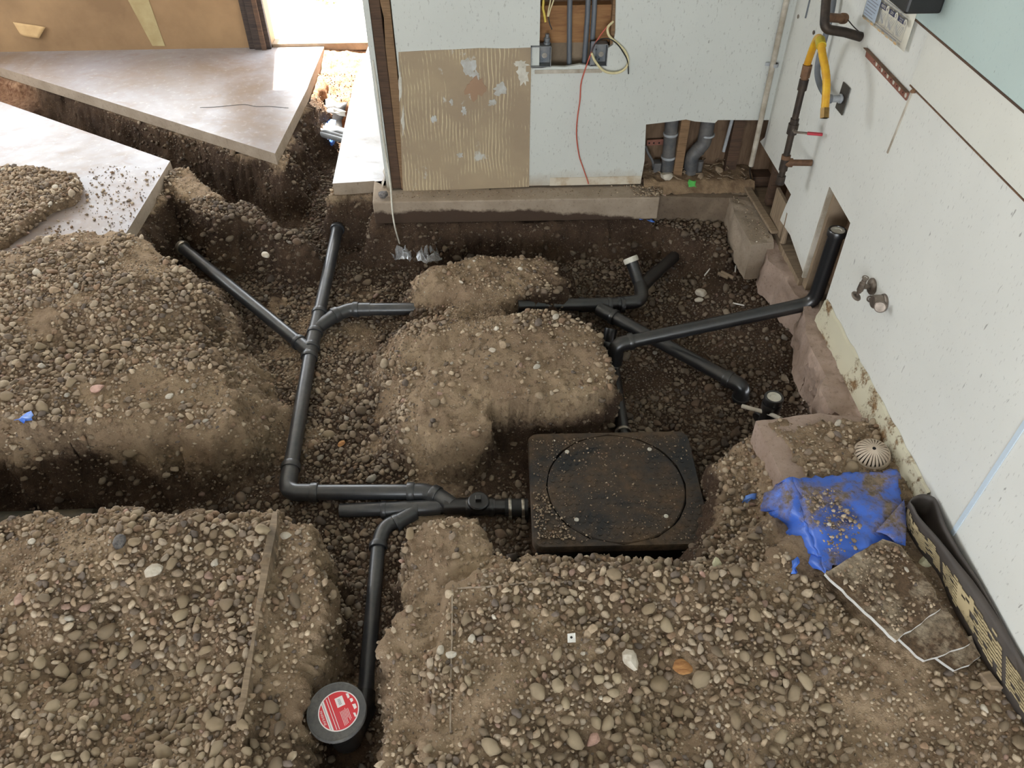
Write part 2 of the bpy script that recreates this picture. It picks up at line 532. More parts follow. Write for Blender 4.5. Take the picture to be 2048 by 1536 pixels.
M = dict(
    soil=mat_soil(), gravel=mat_stone_attr(), stone=mat_stone_obj(), slab=mat_slab(), slab_pale=mat_slab('pale_slab', (178, 172, 168), (196, 195, 197)),
    concrete=mat_concrete('cut_concrete', (170, 154, 136), (150, 134, 116), (120, 104, 88)),
    pink=mat_concrete('pinkish_footing', (176, 154, 140), (158, 136, 121), (118, 98, 84)),
    foot=mat_concrete('old_footing', (128, 112, 94), (108, 92, 76), (84, 70, 58)),
    wall_b=mat_wall('flecked_board', (207, 209, 203), (120, 116, 112), (1, 1, 0.35), 0.8),
    wall_r=mat_wall('flecked_panel', (227, 227, 221), (150, 148, 142), (1, 1, 0.3), 0.35),
    cream=mat_wall('cream_board', (226, 225, 216), (180, 176, 164), (1, 1, 0.4)),
    teal=mat_wall('pale_teal_panel', (190, 207, 203), (160, 184, 182), (1, 1, 0.5)),
    adhesive=mat_adhesive(),
    tan=simple('tan_plaster', (158, 127, 92), (132, 104, 74), 2.5, 0.85, 0.25),
    tan_room=simple('plain_wall', (200, 192, 178), (190, 182, 168), 2, 0.9),
    ceil=simple('ceiling_board', (205, 203, 198), (196, 194, 188), 2, 0.9),
    abs=mat_pipe('black_abs', (24, 25, 28), (96, 86, 74), 0.3, 0.24),
    abs_sheen=mat_pipe('sky_sheen_abs', (44, 47, 52), (104, 98, 90), 0.45, 0.26),  # sky reflection on the left run painted in as a lighter grey base
    abs_clean=mat_pipe('black_abs_clean', (18, 18, 20), (80, 70, 58), 0.25, 0.26),
    tank=mat_dirty('black_tank_top', (28, 29, 31), (98, 79, 59), 0.36, 0.60, 4.5, 0.4, 0.35),
    tank_side=simple('black_tank_side', (18, 19, 21), (26, 27, 29), 6, 0.35),
    gap=simple('seam_dark', (8, 8, 8), None, 5, 0.9),
    white_pl=simple('white_plastic', (214, 210, 198), (190, 184, 170), 30, 0.45),
    steel=simple('steel_clamp', (205, 200, 190), (160, 150, 135), 40, 0.3, metal=0.9),
    gray_pipe=mat_pipe('gray_pvc', (92, 98, 106), (150, 142, 132), 0.4, 0.45),
    gray_drain=simple('gray_drain', (72, 74, 78), (112, 108, 104), 14, 0.55),
    conduit=simple('old_conduit', (200, 192, 178), (150, 138, 120), 12, 0.55, 0.1),
    ltgray=simple('light_gray_pvc', (176, 180, 184), (150, 152, 154), 16, 0.4),
    wood=mat_wood('stud_wood', (142, 112, 82), (114, 88, 62)),
    wood_dark=mat_wood('dark_stud', (96, 72, 54), (72, 54, 42)),
    wood_gray=mat_wood('weathered_wood', (156, 136, 112), (126, 108, 88), (1, 10, 1)),
    wood_light=mat_wood('split_wood', (192, 142, 88), (140, 92, 52), (3, 14, 3)),
    board=mat_wood('backing_board', (122, 98, 76), (100, 78, 58), (6, 1, 1)),
    trim_dark=mat_wood('dark_door_trim', (72, 58, 50), (44, 36, 32)),
    steel_box=simple('galvanised_box', (104, 110, 118), (140, 140, 138), 22, 0.5, 0.1, metal=0.4),
    copper=simple('rust_red_strap', (150, 100, 84), (132, 84, 70), 20, 0.6, metal=0.2),
    yellow=simple('yellow_cable', (222, 196, 90), (206, 176, 70), 30, 0.5),
    cream_cable=simple('cream_cable', (226, 214, 170), (206, 192, 146), 30, 0.5),
    red_wire=simple('red_wire', (186, 92, 74), None, 30, 0.5),
    black_rub=simple('black_rubber', (30, 29, 29), (46, 43, 41), 20, 0.5, 0.1),
    iron=simple('black_iron', (74, 62, 52), (50, 44, 40), 26, 0.55, 0.25, metal=0.5),
    rust=simple('rusty_iron', (128, 96, 70), (98, 72, 54), 30, 0.65, 0.3, metal=0.35),
    hose=simple('yellow_gas_hose', (222, 176, 38), (196, 140, 30), 16, 0.45, 0.1),
    brass=simple('dull_brass', (150, 120, 66), (120, 94, 54), 26, 0.45, metal=0.7),
    red=simple('red_grip', (192, 42, 60), (172, 34, 50), 20, 0.45),
    chrome=simple('dirty_chrome', (150, 138, 126), (104, 92, 82), 22, 0.42, 0.1, metal=0.55),
    plate=simple('dark_cover_plate', (62, 58, 52), (80, 72, 62), 18, 0.5, metal=0.3),
    paper=simple('poster_paper', (224, 220, 206), (214, 208, 190), 5, 0.7),
    ink=simple('navy_ink', (52, 54, 84), None, 5, 0.7),
    ink_gray=simple('gray_ink', (128, 130, 140), None, 5, 0.7),
    blue_print=simple('pale_blue_print', (172, 184, 198), None, 5, 0.7),
    tan_paper=simple('peeling_paper', (206, 172, 124), (190, 156, 110), 9, 0.8, 0.2),
    blue=mat_dirty('blue_sheet', (66, 106, 200), (142, 124, 104), 0.48, 0.62, 6, 0.35, 0.4),
    blue_clean=simple('blue_scrap', (60, 108, 214), (110, 150, 220), 20, 0.4),
    tile_top=mat_dirty('soiled_board', (196, 180, 156), (108, 86, 64), 0.3, 0.55, 7, 0.8, 0.6),
    tile_edge=simple('chalky_edge', (214, 212, 208), (190, 186, 180), 30, 0.85, 0.4),
    base_rub=simple('charcoal_rubber', (64, 58, 54), (78, 70, 64), 9, 0.55),
    glue=mat_dirty('dried_adhesive', (176, 158, 122), (140, 124, 96), 0.5, 0.7, 18, 0.8, 0.6),
    strainer=simple('cast_strainer', (196, 180, 160), (170, 152, 132), 16, 0.7, 0.2),
    foam=simple('pale_foam', (216, 212, 180), (190, 184, 150), 25, 0.9, 0.8),
    white=simple('white_scrap', (230, 228, 222), (205, 200, 190), 25, 0.7),
    green=simple('green_scrap', (98, 190, 90), (70, 160, 70), 20, 0.6),
    pinkstone=simple('pink_stone', (206, 168, 154), (176, 140, 124), 40, 0.8, 0.5),
    darkstone=simple('charred_lump', (70, 66, 66), (130, 124, 120), 60, 0.8, 0.9),
    palestone=simple('pale_stone', (206, 198, 184), (182, 168, 148), 40, 0.85, 0.6),
    clear=mat_clear(),
    clod=simple('packed_soil_clod', (150, 126, 98), (112, 90, 68), 20, 0.95, 0.8, 0.01),
    disc=mat_dirty('dusty_black_cap', (78, 77, 77), (126, 121, 114), 0.4, 0.75, 9, 0.6, 0.05),
    label_red=simple('red_sticker', (214, 52, 58), (206, 66, 76), 10, 0.5),
    label_white=simple('white_print', (236, 228, 226), None, 10, 0.5),
    out_ground=simple('sunny_concrete', (206, 202, 194), (190, 186, 176), 4, 0.9),
    leaf=simple('yellow_green_leaf', (176, 168, 70), (126, 140, 60), 9, 0.6),
    black=simple('black_plastic', (22, 21, 22), (30, 28, 28), 12, 0.4),
    base_tile=mat_dirty('peeling_base', (206, 200, 176), (150, 118, 82), 0.52, 0.62, 11, 0.6, 0.4),
)

# ------------------------------------------------------------------ the room
WX, WY, FY, LX, RY = 1.346, 3.55, 5.56, -4.6, -2.6     # right wall, back wall, far wall, left wall, rear wall
def xz(pts, y): return [(x, y, z) for x, z in pts]
def bw(px, py): 
    p = at(px, py, Y=WY); return (p.x, p.z)
def rw(px, py, d=0.0): return at(px, py, X=WX - d)

TB = 0.016
sx = bw(1062, 235)[0]      # seam between the adhesive area and the speckled board
op_l, op_r = bw(1080, 40)[0], 0.545
# back wall boards: left of the seam, then the board with the two openings
wb = MB()
wb.prism(xz([(-0.42, 0.012), (sx, 0.012), (sx, 0.62), (op_l, 0.62), (op_l, 1.35), (-0.42, 1.35)], WY), (0, TB, 0))
hl, hr = bw(1281, 368)[0], WX
wb.prism(xz([(sx, 0.012), (hl, 0.012), (hl + 0.006, 0.14), bw(1292, 249), bw(1345, 243), bw(1372, 239), bw(1390, 243), bw(1430, 246), bw(1436, 240), (hr - 0.05, 0.34), (hr, 0.34),
             (hr, 1.35), bw(1233, -45), (bw(1230, 75)[0], 0.76), bw(1226, 90), bw(1216, 96), bw(1213, 131), bw(1180, 132), bw(1160, 129), bw(1130, 134), bw(1102, 133), bw(1085, 136), (sx, 0.61)], WY), (0, TB, 0))
wb.prism(xz([(-0.42, 1.35), (WX, 1.35), (WX, 2.7), (-0.42, 2.7)], WY), (0, TB, 0))
wall_back = struct('wall_back', wb, M['wall_b'])
pa = MB()
top = [bw(x, y) for x, y in ((797, 104), (850, 101), (905, 99), (960, 96), (1010, 97), (1063, 95))]
pa.prism(xz([bw(806, 381), bw(930, 378), bw(1058, 373), bw(1060, 240)] + top[::-1] + [bw(800, 240)], WY - 0.004), (0, 0.005, 0))
obj('adhesive_coat', pa, M['adhesive'], wall_back, label='ridged tan trowelled adhesive coat')
for kq, (cx, cy, rx_, ry_, mm) in enumerate(((938, 132, 17, 22, 'bare_patch'), (952, 152, 10, 14, 'bare_patch'), (1000, 178, 14, 16, 'bare_patch'), (1046, 150, 14, 24, 'white_pl'), (1040, 128, 20, 9, 'white_pl'), (950, 175, 26, 28, 'pink_patch'), (903, 203, 5, 8, 'bare_patch'), (928, 222, 6, 10, 'bare_patch'), (868, 238, 7, 8, 'bare_patch'), (920, 310, 7, 6, 'bare_patch'), (800, 170, 4, 40, 'white_pl'), (806, 240, 4, 30, 'white_pl'), (985, 205, 10, 8, 'bare_patch'))):
    r_q = np.random.default_rng(300 + kq)
    pq = [at(cx + rx_ * math.cos(a) * f, cy + ry_ * math.sin(a) * f, Y=WY - 0.0042) for a, f in zip(np.linspace(0, 6.283, 22, endpoint=False), r_q.uniform(0.5, 1.1, 22))]
    mq = MB(); mq.prism(pq, (0, -0.0012 - 0.00015 * kq, 0))
    obj('smear', mq, M[mm] if mm in M else M.setdefault(mm, simple(mm, (196, 198, 196), (168, 160, 148), 20, 0.8) if mm == 'bare_patch' else simple(mm, (164, 132, 106), (154, 126, 102), 8, 0.8)), wall_back)
# torn edge of board under the upper opening
te = MB()
te.box2((op_l - 0.02, WY - 0.004, 0.585), (op_r - 0.03, WY + 0.012, 0.602))
obj('torn_edge', te, M['conduit'], wall_back)
st = MB()
st.box2((sx + 0.1, WY - 0.004, 0.012), (hl, WY, 0.055))
obj('stained_strip', st, simple('stained_paper', (172, 148, 116), (206, 196, 178), 9, 0.85, 0.2, lo=0.4, hi=0.55), wall_back, label='brown water-stained strip')
# backing board and framing inside the wall
bk = MB()
bk.box2((-0.5, WY + 0.115, -0.3), (WX + 0.12, WY + 0.13, 2.7))
obj('backing_board', bk, M['board'], wall_back)
# blocking across the upper cavity and the cavity stud
p0 = MB(); p0.box2((0.16, WY + 0.06, 0.70), (0.62, WY + 0.114, 0.86)); obj('blocking', p0, mat_wood('blocking_wood', (158, 116, 74), (132, 92, 58), (1, 1, 8)), wall_back)
p0 = MB(); p0.box2((0.16, WY + 0.08, 0.55), (0.62, WY + 0.114, 0.697)); obj('blocking', p0, M['wood_gray'], wall_back)
p0 = MB(); p0.box2((op_r, WY + 0.018, 0.64), (op_r + 0.03, WY + 0.11, 1.35)); obj('stud', p0, M['wood'], wall_back)
p0 = MB(); p0.box2((op_l - 0.035, WY + 0.018, 0.02), (op_l - 0.004, WY + 0.11, 1.35)); obj('stud', p0, M['wood_dark'], wall_back)
# stud standing in the lower opening
sxl = at(1352, 300, Y=WY + 0.04).x
p0 = MB(); p0.box2((sxl, WY + 0.02, 0.0), (sxl + 0.045, WY + 0.11, 0.36)); obj('stud', p0, M['wood'], wall_back, bevel=0.003)
p0 = MB(); p0.box2((1.20, WY + 0.06, -0.02), (1.255, WY + 0.112, 0.36)); obj('stud', p0, M['wood_dark'], wall_back)
p0 = MB(); p0.box2((0.75, WY + 0.03, -0.05), (WX + 0.1, WY + 0.112, 0.018)); obj('sill_plate', p0, M['wood_dark'], wall_back)
# studs at the open end of the wall
we = MB(); we.box2((-0.515, WY + 0.004, 0.008), (-0.468, WY + 0.1, 2.7)); obj('end_stud', we, M['wood_dark'], wall_back, bevel=0.004)
we = MB()
we.prism([(-0.468, WY - 0.002, 0.008), (-0.425, WY - 0.002, 0.008), (-0.425, WY - 0.002, 2.7), (-0.462, WY - 0.002, 2.7), (-0.466, WY - 0.002, 0.9), (-0.458, WY - 0.002, 0.84), (-0.466, WY - 0.002, 0.72)], (0, 0.1, 0))
obj('end_stud', we, M['wood'], wall_back, bevel=0.003)
# wall side running to the door
wr = MB(); wr.box2((-0.542, WY + 0.0, 0.0), (-0.516, FY, 2.7))
struct('wall_passage', wr, M['wall_b'])
ps = MB()
for k in range(14):
    y0 = WY + 0.03 + k * 0.12
    ps.prism([(-0.57, y0, 0.004), (-0.57 - random.uniform(0.004, 0.016), y0 + 0.05, 0.004), (-0.57, y0 + 0.12, 0.004)], (0.012, 0, random.uniform(0.02, 0.05)))
pp = obj('peeling_paper', ps, M['conduit'], bpy.data.objects['wall_passage'])
pp['kind'] = 'stuff'

# right wall: flecked white panel with the pipe slot, cream board, pale teal panel
RT = 0.014
def yz(pts, x=WX): return [(x, y, z) for y, z in pts]
def ryz(px, py): 
    p = at(px, py, X=WX); return (p.y, p.z)
zc = 0.988
wl = MB()
pan = [(-2.6, 0.0), (2.470, 0.0), (2.474, 0.14), (2.486, 0.424), (2.735, 0.437), (2.726, 0.0), ryz(1606, 545), ryz(1580, 470), ryz(1560, 440), ryz(1572, 410), ryz(1582, 389), ryz(1552, 337), ryz(1520, 283), (WY, 0.25), (WY, 2.7), (-2.6, 2.7)]
pan[5] = (2.728, 0.02)
wl.prism(yz(pan), (RT, 0, 0))
wall_right = struct('wall_right', wl, M['wall_r'])
cb = MB(); cb.box2((WX - 0.006, -2.6, zc), (WX - 0.0005, 2.40, 1.152)); obj('cream_board', cb, M['cream'], wall_right, label='cream board band')
tl = MB(); tl.box2((WX - 0.010, -2.6, 1.156), (WX - 0.0005, 2.52, 2.7)); obj('teal_panel', tl, M['teal'], wall_right, label='pale teal upper panel')
dk = MB(); dk.box2((WX - 0.012, -2.6, 1.1505), (WX - 0.0005, 2.52, 1.1565)); obj('dark_joint', dk, M['wood_dark'], wall_right)
ed = MB(); ed.box2((WX - 0.008, -2.6, zc - 0.0045), (WX - 0.0005, 2.40, zc - 0.0005)); obj('rusty_edge_strip', ed, M['rust'], wall_right)
sm = MB(); sm.box2((WX - 0.003, 1.307, 0.08), (WX - 0.0003, 1.323, 0.985)); obj('seam_strip', sm, simple('pale_blue_strip', (204, 218, 230), None, 10, 0.4), wall_right, label='pale blue vertical seam strip')
# short cut in the panel
ct = MB(); ct.prism([(WX - 0.003, 2.386, zc), (WX - 0.003, 2.376, zc), (WX - 0.003, 2.396, 0.752), (WX - 0.003, 2.404, 0.752)], (0.0028, 0, 0))
obj('tan_strip', ct, M['conduit'], wall_right, label='short tan strip down the panel')
# wall cavity behind the right panel: boards, studs, sill
cv = MB(); cv.box2((WX + 0.1, 1.9, -0.3), (WX + 0.115, WY + 0.2, 2.7)); obj('backing_board', cv, M['board'], wall_right)
cv = MB(); cv.box2((WX + 0.016, 2.39, -0.05), (WX + 0.098, 2.44, 0.7)); obj('stud', cv, M['wood'], wall_right)
cv = MB(); cv.box2((WX + 0.016, 2.70, -0.05), (WX + 0.098, 2.745, 0.7)); obj('stud', cv, M['wood_gray'], wall_right)
cv = MB(); cv.box2((WX + 0.016, 3.36, -0.02), (WX + 0.098, 3.40, 0.5)); obj('stud', cv, M['wood_dark'], wall_right)
cv = MB(); cv.box2((WX + 0.002, 2.75, -0.075), (WX + 0.098, WY + 0.02, -0.035)); obj('sill_plate', cv, M['wood_gray'], wall_right)
cv = MB(); cv.box2((WX + 0.004, 3.08, -0.03), (WX + 0.02, 3.26, 0.14)); obj('block', cv, M['wood_gray'], wall_right, bevel=0.002)
cv = MB(); cv.tube([(WX + 0.012, 3.045, -0.03), (WX + 0.012, 3.06, 0.12)], 0.014, 10); obj('block', cv, M['wood_gray'], wall_right)
# slot edge: pale liner left of the slot, brown cardboard inside
cv = MB(); cv.box2((WX - 0.002, 2.722, 0.0), (WX + 0.03, 2.734, 0.435)); obj('slot_edge', cv, M['conduit'], wall_right)

# baseboard along the right wall
bb = MB()
p1, p2 = at(1650, 640, X=WX), at(1850, 1000, X=WX)
n = 26
rows = []
for i in range(n + 1):
    y = 2.46 + (1.47 - 2.46) * i / n
    w = 0.004 * math.sin(i * 1.7) + random.uniform(-.002, .002)
    rows.append([(WX - 0.001, y, 0.085 + w), (WX - 0.010, y, 0.08 + w), (WX - 0.014 - abs(w), y, 0.03), (WX - 0.024, y, 0.0), (WX - 0.024, y, -0.03)])
bb.grid(rows)
struct('baseboard_right', bb, M['base_tile'], smooth=40)

# far wall with the door, dark trim, sill
dl, dr = -1.515, -0.84
fw = MB()
fw.box2((LX, FY, -0.4), (dl, FY + 0.12, 0.34)); fw.box2((LX, FY, 1.94), (dl, FY + 0.12, 2.7)); fw.box2((LX, FY, 0.34), (-4.2, FY + 0.12, 1.94)); fw.box2((-1.9, FY, 0.34), (dl, FY + 0.12, 1.94))
fw.box2((dl, FY, 2.02), (dr, FY + 0.12, 2.7))
fw.box2((dr + 0.0, FY, 0.0), (-0.516, FY + 0.12, 2.7))
wall_far = struct('wall_far', fw, M['tan'])
wf = MB()
for a, b in (((-4.2, 0.34), (-1.9, 0.37)), ((-4.2, 1.91), (-1.9, 1.94)), ((-4.2, 0.37), (-4.16, 1.91)), ((-1.94, 0.37), (-1.9, 1.91)), ((-3.07, 0.37), (-3.03, 1.91))):
    wf.box2((a[0], FY + 0.02, a[1]), (b[0], FY + 0.08, b[1]))
struct('window_1', wf, M['trim_dark'])
aw = MB(); aw.box2((-4.6, FY + 0.13, 2.0), (-1.62, FY + 1.05, 2.06)); struct('added_sun_blocker', aw, M['trim_dark'])  # unseen slab added outside to keep the sun out of the far window
for kt, (a, b, dpt, mm) in enumerate(((-1.668, -1.625, 0.03, 'trim_dark'), (-1.627, -1.575, 0.045, 'trim_dark'), (-1.577, -1.545, 0.055, 'wood_dark'), (-1.547, -1.515, 0.035, 'trim_dark'))):
    t = MB(); t.box2((a, FY - dpt, 0.0), (b, FY - 0.001, 2.06))
    struct('trim_%d' % (kt + 1), t, M[mm], bevel=0.004)
t = MB(); t.box2((dl, FY + 0.0, -0.03), (dr, FY + 0.11, 0.022)); struct('door_1', t, M['wood_gray'], bevel=0.006)
bpy.data.objects['door_1']['label'] = 'weathered wooden door sill'
t = MB(); t.box2((dr, FY - 0.03, 0.0), (dr + 0.06, FY + 0.12, 2.06)); obj('jamb', t, M['white_pl'], bpy.data.objects['door_1'])
# baseline debris at the far wall foot
pk = MB()
a0, b0, c0, d0 = (at(x, y, Y=FY - 0.004) for x, y in ((26, 44), (93, 53), (80, 75), (42, 70)))
q0 = []
for i in range(6):
    s_ = i / 5
    l_, r_ = a0.lerp(d0, s_), b0.lerp(c0, s_)
    q0.append([l_.lerp(r_, k / 6) + Vector((0, -0.012 * math.sin(k / 6 * 3.0) * (0.4 + s_) - (0.04 * max(0, k / 6 - 0.7)), 0)) for k in range(7)])
pk.grid(q0)
o = obj('peeled_paper_flap', pk, M['tan_paper'], wall_far, smooth=180, label='peeling flap of tan wall paper')
so = o.modifiers.new('s', 'SOLIDIFY'); so.thickness = 0.003
gr_ = MB()
y0 = at(210, 0, Y=FY - 0.002)
a0, b0, c0, d0 = (at(x, y, Y=FY - 0.003) for x, y in ((245, -20), (290, -20), (330, 92), (305, 92)))
gr_.prism([a0, b0, c0, d0], (0, 0.0025, 0))
obj('paint_streak', gr_, simple('greenish_streak', (176, 160, 118), (160, 140, 98), 7, 0.8), wall_far, label='pale greenish streak down the plaster')

# rest of the room (left wall with windows, rear wall with a roll-up opening, ceiling)
lw = MB()
lw.box2((LX - 0.1, RY, 0), (LX, 2.7, 2.7)); lw.box2((LX - 0.1, 5.0, 0), (LX, FY, 2.7))
lw.box2((LX - 0.1, 2.7, 0), (LX, 5.0, 0.8)); lw.box2((LX - 0.1, 2.7, 2.2), (LX, 5.0, 2.7))
struct('wall_left', lw, M['tan_room'])
rw_ = MB()
rw_.box2((LX, RY - 0.1, 0), (-2.35, RY, 2.7)); rw_.box2((0.65, RY - 0.1, 0), (WX, RY, 2.7)); rw_.box2((-2.35, RY - 0.1, 1.9), (0.65, RY, 2.7))
struct('wall_rear', rw_, M['tan_room'])
ce = MB(); ce.box2((LX, RY, 2.7), (WX + 0.12, FY + 0.12, 2.8)); struct('ceiling', ce, M['ceil'])
og = MB(); og.box2((-9, FY + 0.12, -0.1), (6, 16, -0.03)); struct('ground_outside', og, M['out_ground'])


# ------------------------------------------------------------------ floor slabs
def P(pts, z): return [at(x, y, z=z) for x, y in pts]
TH = 0.068
def slab(name, pts, parent=None, mat='slab', th=TH):
    m = MB()
    m.prism([(p[0], p[1], 0.0) for p in pts], (0, 0, -th))
    o = obj(name, m, M[mat], parent)
    o.data.materials.append(M['concrete'])          # the sawn sides show bare concrete
    for f in o.data.polygons:
        if abs(f.normal.z) < 0.5: f.material_index = 1
    return o
tip = at(550, 307, z=0)
pl = at(0, 135, z=0)
e = (pl - tip).normalized()
ea = tip + e * ((FY - tip.y) / e.y)
slab_a = [(tip.x, tip.y), (-1.158, 4.82), (-1.16, 5.0), (-1.155, FY), (ea.x, FY)]
floor = bpy.data.objects.new('floor', None); COL.objects.link(floor); floor['kind'] = 'structure'; ORIG['floor'] = Vector((0, 0, 0))
bc = at(340, 322, z=0)
bl_ = at(0, 203, z=0)
e2 = (bl_ - bc).normalized()
slab_b = [(bc.x, bc.y)] + [((bc + e2 * ((LX - bc.x) / e2.x)).x, (bc + e2 * ((LX - bc.x) / e2.x)).y)] + [(LX, 1.6), (-1.86, 1.95), (-1.745, 2.14), (-1.752, 3.1)]
o = slab('slab_section', slab_a, floor); o['label'] = 'glossy slab section behind the diagonal trench'
o = slab('slab_section', slab_b, floor); o['label'] = 'dusty slab section with gravel on it'
strip = [(-0.833, 3.636), (-0.62, 3.655), (-0.556, 3.60), (-0.556, FY), (-0.846, FY), (-0.872, 4.85)]
o = slab('slab_section', [(LX, RY), (WX, RY), (WX, 0.34), (-2.15, 0.34), (-2.15, 1.62), (LX, 1.62)], floor, 'concrete', 0.12); o['label'] = 'rough floor slab behind the viewer'
o = slab('slab_section', strip, floor, 'slab_pale'); o['label'] = 'narrow slab strip beside the passage wall'
# ledge under the back wall
lg = MB()
lg.prism([(p[0], p[1], 0.0) for p in [(-0.606, 3.437), (-0.3, 3.436), (0.2, 3.432), (0.55, 3.430), (0.838, 3.428), (0.842, 3.47), (0.815, 3.56), (0.80, 3.66), (-0.556, 3.66), (-0.62, 3.655)]], (0, 0, -0.125))
def mat_ledge():
    m = NT('stained_ledge')
    n1 = m.noise(7, 6, 0.65); n2 = m.noise(70, 6, 0.7)
    c = m.mix(m.step(n1, 0.35, 0.65), lin((168, 152, 134)), lin((150, 134, 116)))
    c = m.mix(m.step(n2, 0.55, 0.75), c, lin((124, 108, 92)))
    sp = m.n('ShaderNodeSeparateXYZ'); m.l(m.tc.outputs['Object'], sp.inputs[0])
    g = m.math('ADD', sp.outputs['Z'], m.math('MULTIPLY', m.noise(6, 5, 0.7), 0.10))
    g = m.math('SUBTRACT', g, m.math('MULTIPLY', m.step(sp.outputs['X'], 0.2, 0.75), -0.06))
    c = m.mix(m.math('SUBTRACT', 1.0, m.step(g, -0.012, 0.004)), c, lin((70, 54, 42)))
    m.base(c).rough(0.92); m.bump(m.math('ADD', n1, m.math('MULTIPLY', n2, 0.5)), 0.5, 0.008)
    return m.m
M['ledge'] = mat_ledge()
o = obj('concrete_ledge', lg, M['ledge'], floor, bevel=0.006); o['label'] = 'cut concrete ledge below the back wall'
# hairline crack across the glossy slab
cr = MB()
cp = smooth_path([at(x, y, z=0.0006) for x, y in ((400, 215), (430, 214), (462, 211), (490, 209), (512, 213), (540, 213), (577, 216))], 4)
for i in range(len(cp) - 1):
    w = 0.0035
    cr.add([cp[i] + Vector((0, -w, 0)), cp[i + 1] + Vector((0, -w, 0)), cp[i + 1] + Vector((0, w, 0)), cp[i] + Vector((0, w, 0))], [(0, 1, 2, 3)])
obj('crack', cr, M['gap'], floor, label='hairline crack in the slab')

# ------------------------------------------------------------------ terrain (dug soil)
BASE = -0.365
xs = np.arange(-4.5, 1.45, 0.0088)
ys = [0.30]
while ys[-1] < 5.62:
    ys.append(ys[-1] + 0.0055 + 0.0024 * ys[-1])
ys = np.array(ys)
GX, GY = np.meshgrid(xs, ys)
wob = 0.035
QX = GX + wob * fbm(GX * 4, GY * 4, seed=1) + 0.007 * fbm(GX * 16, GY * 16, seed=2)
QY = GY + wob * fbm(GX * 4, GY * 4, seed=3) + 0.007 * fbm(GX * 16, GY * 16, seed=4)
H = np.full(GX.shape, BASE) + 0.014 * fbm(GX * 3, GY * 3, seed=5)
DUST = np.zeros(GX.shape)
def mound(pts, z, T, w, dust=0.0, sharp=False, px=True):
    """raise the ground inside an outline to T with a shoulder of width w outside it"""
    global H, DUST
    poly = P(pts, z) if px else pts
    a, b = (GX, GY) if sharp else (QX, QY)
    d = poly_sd(a, b, poly)
    t = sstep((d + w) / w)
    Tm = T(GX, GY) if callable(T) else T
    h = BASE + (Tm - BASE) * t
    H = np.maximum(H, h)
    DUST = np.maximum(DUST, dust * sstep((d + w * 0.75) / (w * 0.6)))
    return d
# general rises of the pit floor toward the right wall and back corner
H += 0.10 * sstep((GX - 0.8) / 0.5) * sstep((GY - 2.2) / 0.5)
H += 0.05 * sstep((GY - 3.2) / 0.4) * sstep((GX + 0.3) / 0.6)
H += -0.06 * sstep((GX - 0.0) / 0.1) * sstep((0.95 - GX) / 0.1) * sstep((2.3 - GY) / 0.15) * sstep((GY - 1.3) / 0.1)
# under the slabs
mound(slab_a, 0, -0.075, 0.12, px=False)
mound(slab_b, 0, -0.075, 0.11, px=False)
mound([(-0.846, 3.66), (-0.556, 3.66), (-0.556, FY), (-0.87, FY)], 0, -0.075, 0.07, px=False)
mound([(-0.62, 3.45), (0.82, 3.45), (0.82, 3.75), (-0.62, 3.75)], 0, -0.13, 0.08, px=False)
# soil at the back footing, right of the ledge
mound([(1290, 372), (1450, 372), (1450, 470), (1380, 440), (1330, 420)], -0.1, -0.17, 0.16)
# foreground right block
mound([(770, 1760), (792, 1480), (800, 1300), (812, 1180), (822, 1092), (838, 1056), (870, 1038), (909, 1032), (946, 1040), (968, 1068), (985, 1098), (1035, 1130), (1100, 1134), (1250, 1128), (1440, 1118), (1510, 1092), (1600, 1000), (1900, 1000), (2300, 1760)], -0.06, -0.05, 0.085, 0.9)
mound([(890, 1760), (900, 1480), (905, 1180), (1000, 1150), (1290, 1142), (1560, 1140), (1640, 1040), (1900, 1000), (2300, 1760)], 0.0, 0.0, 0.16, 0.75)
# soil right of the tank, rising to the concrete piece
mound([(1425, 1108), (1452, 1050), (1462, 960), (1474, 925), (1500, 900), (1560, 880), (1700, 880), (1820, 980), (1600, 1100)], -0.12, lambda x, y: -0.13 + 0.09 * sstep((x - 0.86) / 0.16), 0.11, 0.5)
mound([(1538, 862), (1606, 966), (1700, 1000), (1860, 1000), (1765, 850), (1650, 862)], 0.0, 0.012, 0.035, 0.75)
# foreground left block
mound([(-600, 1056), (0, 1056), (130, 1053), (200, 1030), (350, 1020), (480, 1011), (555, 1015), (605, 1048), (640, 1092), (644, 1180), (612, 1300), (572, 1390), (560, 1760), (-600, 1760)], -0.03, -0.045, 0.085, 0.9)
mound([(-600, 1062), (0, 1062), (300, 1040), (545, 1040), (535, 1180), (515, 1280), (480, 1450), (470, 1760), (-600, 1760)], 0.0, 0.0, 0.16, 0.75)
# gravel bank left of the long pipe
def bankT(x, y): return -0.075 + 0.135 * sstep((-0.95 - x) / 0.7) - 0.02 * sstep((2.5 - y) / 0.5)
mound([(-500, 862), (0, 862), (120, 872), (220, 868), (320, 848), (400, 836), (450, 812), (452, 765), (436, 700), (415, 640), (395, 600), (370, 560), (310, 522), (250, 496), (120, 508), (0, 530), (-500, 640)], -0.03, bankT, 0.11, 0.6)
mound([(200, 868), (420, 832), (465, 815), (480, 765), (465, 705), (440, 645), (410, 590), (390, 545), (320, 520), (200, 600)], -0.12, -0.165, 0.17, 0.5)
mound([(-300, 340), (60, 346), (140, 356), (158, 372), (140, 398), (96, 424), (48, 452), (0, 486), (-300, 600)], 0.02, 0.045, 0.10, 0.5)
